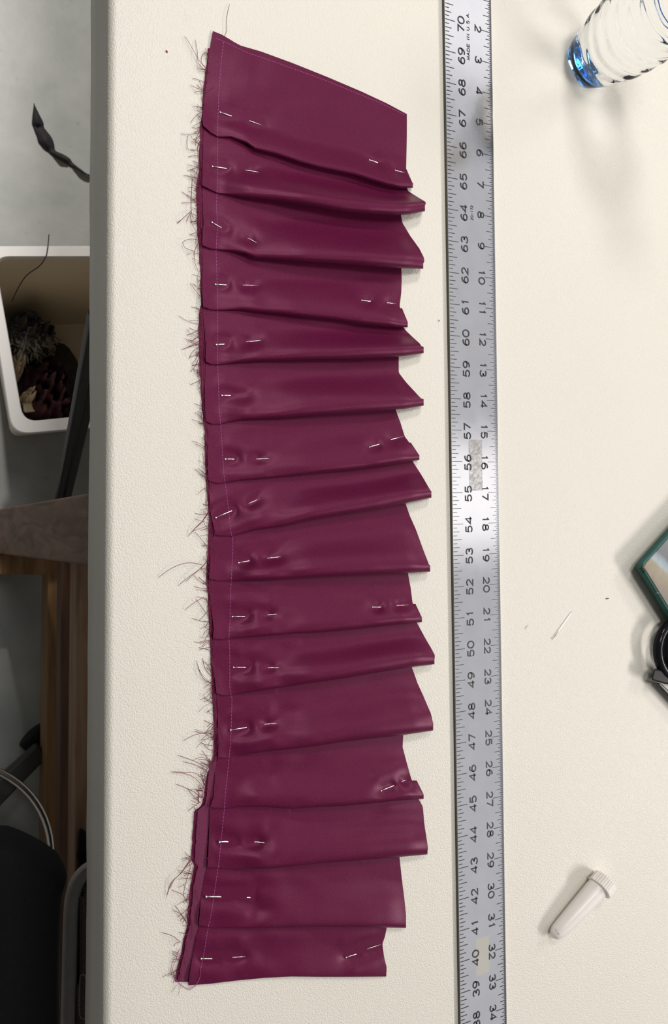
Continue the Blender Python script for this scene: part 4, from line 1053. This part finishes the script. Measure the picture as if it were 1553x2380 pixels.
# ------------------------------------------------------------------ mesh office chair tucked under the table
mz = .50
edge_o = [(330, 1962), (260, 1978), (210, 2000), (185, 2017), (165, 2043), (153, 2080), (148, 2130), (145, 2250), (142, 2380), (140, 2600), (150, 2740), (200, 2800), (330, 2810)]
def off(e, d):
    E_ = spline(e, 60); out = []
    for i in range(len(E_)):
        t = E_[min(i + 1, len(E_) - 1)] - E_[max(i - 1, 0)]; t = t / np.hypot(*t); nn = np.array([-t[1], t[0]])
        if nn[0] < 0 and abs(t[1]) > .5: nn = -nn
        out.append(E_[i] + np.array([-t[1], t[0]]) * -d * (-1))
    return np.array(out)
def inner(e, d):
    E_ = spline(e, 60); c = np.array([420.0, 2400.0]); out = []
    for i in range(len(E_)):
        t = E_[min(i + 1, 59)] - E_[max(i - 1, 0)]; t = t / np.hypot(*t); nn = np.array([-t[1], t[0]])
        if nn @ (c - E_[i]) < 0: nn = -nn
        out.append(E_[i] + nn * d)
    return np.array(out)
chair = empty('mesh_chair', tuple(at(300, 2400, 0)), 'black mesh chair with a worn grey plastic rim tucked under the table edge', 'chair')
def strip_px(name, cols, mat):
    Pp = np.stack([at_n(c[:, 0], c[:, 1], z + 0 * c[:, 0]) for c, z in cols], 1); return link(name, grid_mesh(name, Pp), mat, chair)
o0, o1, o2, o3 = inner(edge_o, 0), inner(edge_o, 10), inner(edge_o, 14), inner(edge_o, 33)
strip_px('rim_edge', [(o0, mz - .035), (inner(edge_o, -1), mz - .018), (inner(edge_o, 1), mz - .006), (inner(edge_o, 6), mz - .001), (o1, mz)], M['grey_edge'])
strip_px('seat_rim', [(o1, mz), (o2, mz - .003), (inner(edge_o, 22), mz - .005), (inner(edge_o, 29), mz - .008), (o3, mz - .016), (inner(edge_o, 38), mz - .03)], M['grey_plastic'])
strip_px('seat_pad', [(inner(edge_o, 36), mz - .026), (inner(edge_o, 48), mz - .020), (inner(edge_o, 90), mz - .016), (inner(edge_o, 170), mz - .016)], M['black_fabric'])
mb = MB()
for k in range(95):
    y = 2010 + k * 6.4
    for sg in (1, -1):
        p = [(176 + 9 * j, y + sg * 4 * j) for j in range(6)]
        p = [q for q in p if q[0] > np.interp(q[1], o3[:, 1], o3[:, 0]) - 1]
        if len(p) > 1: mb.tube([at(q[0], q[1], mz - .014) for q in p], .0011, 4)
tag(mb.build('seat_mesh', M['mesh_cord'], chair, smooth=True), kind='stuff')
mb = MB(); lp = spline([(186, 2270), (184, 2310), (184, 2350), (188, 2366), (197, 2367), (202, 2350), (203, 2320), (200, 2285), (197, 2268), (190, 2265), (186, 2270)], 50)
mb.tube([at(x, y, mz - .0125) for x, y in lp], .00045, 5); mb.build('stitched_loop', M['cream_thread'], chair, smooth=True)
mb = MB(); q = [(183, 1920), (206, 1935), (300, 1950), (300, 2060), (186, 2060), (178, 1990)]
mb.prism(poly_px(q, .40), poly_px(q, .45)); mb.build('armrest', M['satin_black'], chair, bevel=.006, fix=True)
cb = at(640, 2400, mz)
mb = MB(); mb.tube([Vector((cb.x, cb.y, .06)), Vector((cb.x, cb.y, mz - .03))], .03, 20); mb.build('column', M['black_metal'], chair, smooth=False)
for k in range(5):
    a = math.radians(20 + 72 * k); d = Vector((math.cos(a), math.sin(a), 0)); s = d.cross(Vector((0, 0, 1))); b0_ = Vector((cb.x, cb.y, .06))
    e_ = b0_ + d * .17
    mb = MB(); mb.prism([b0_ - s * .02, b0_ + s * .02, e_ + s * .014, e_ - s * .014], [b0_ - s * .02 + Vector((0, 0, .03)), b0_ + s * .02 + Vector((0, 0, .03)), e_ + s * .014 + Vector((0, 0, .02)), e_ - s * .014 + Vector((0, 0, .02))])
    mb.build('base_arm', M['black_metal'], chair, bevel=.004, fix=True)
    mb = MB(); cc = e_ * 1.0; cc.z = .03; mb.tube([cc - s * .012, cc + s * .012], .029, 20); mb.build('caster', M['satin_black'], chair)
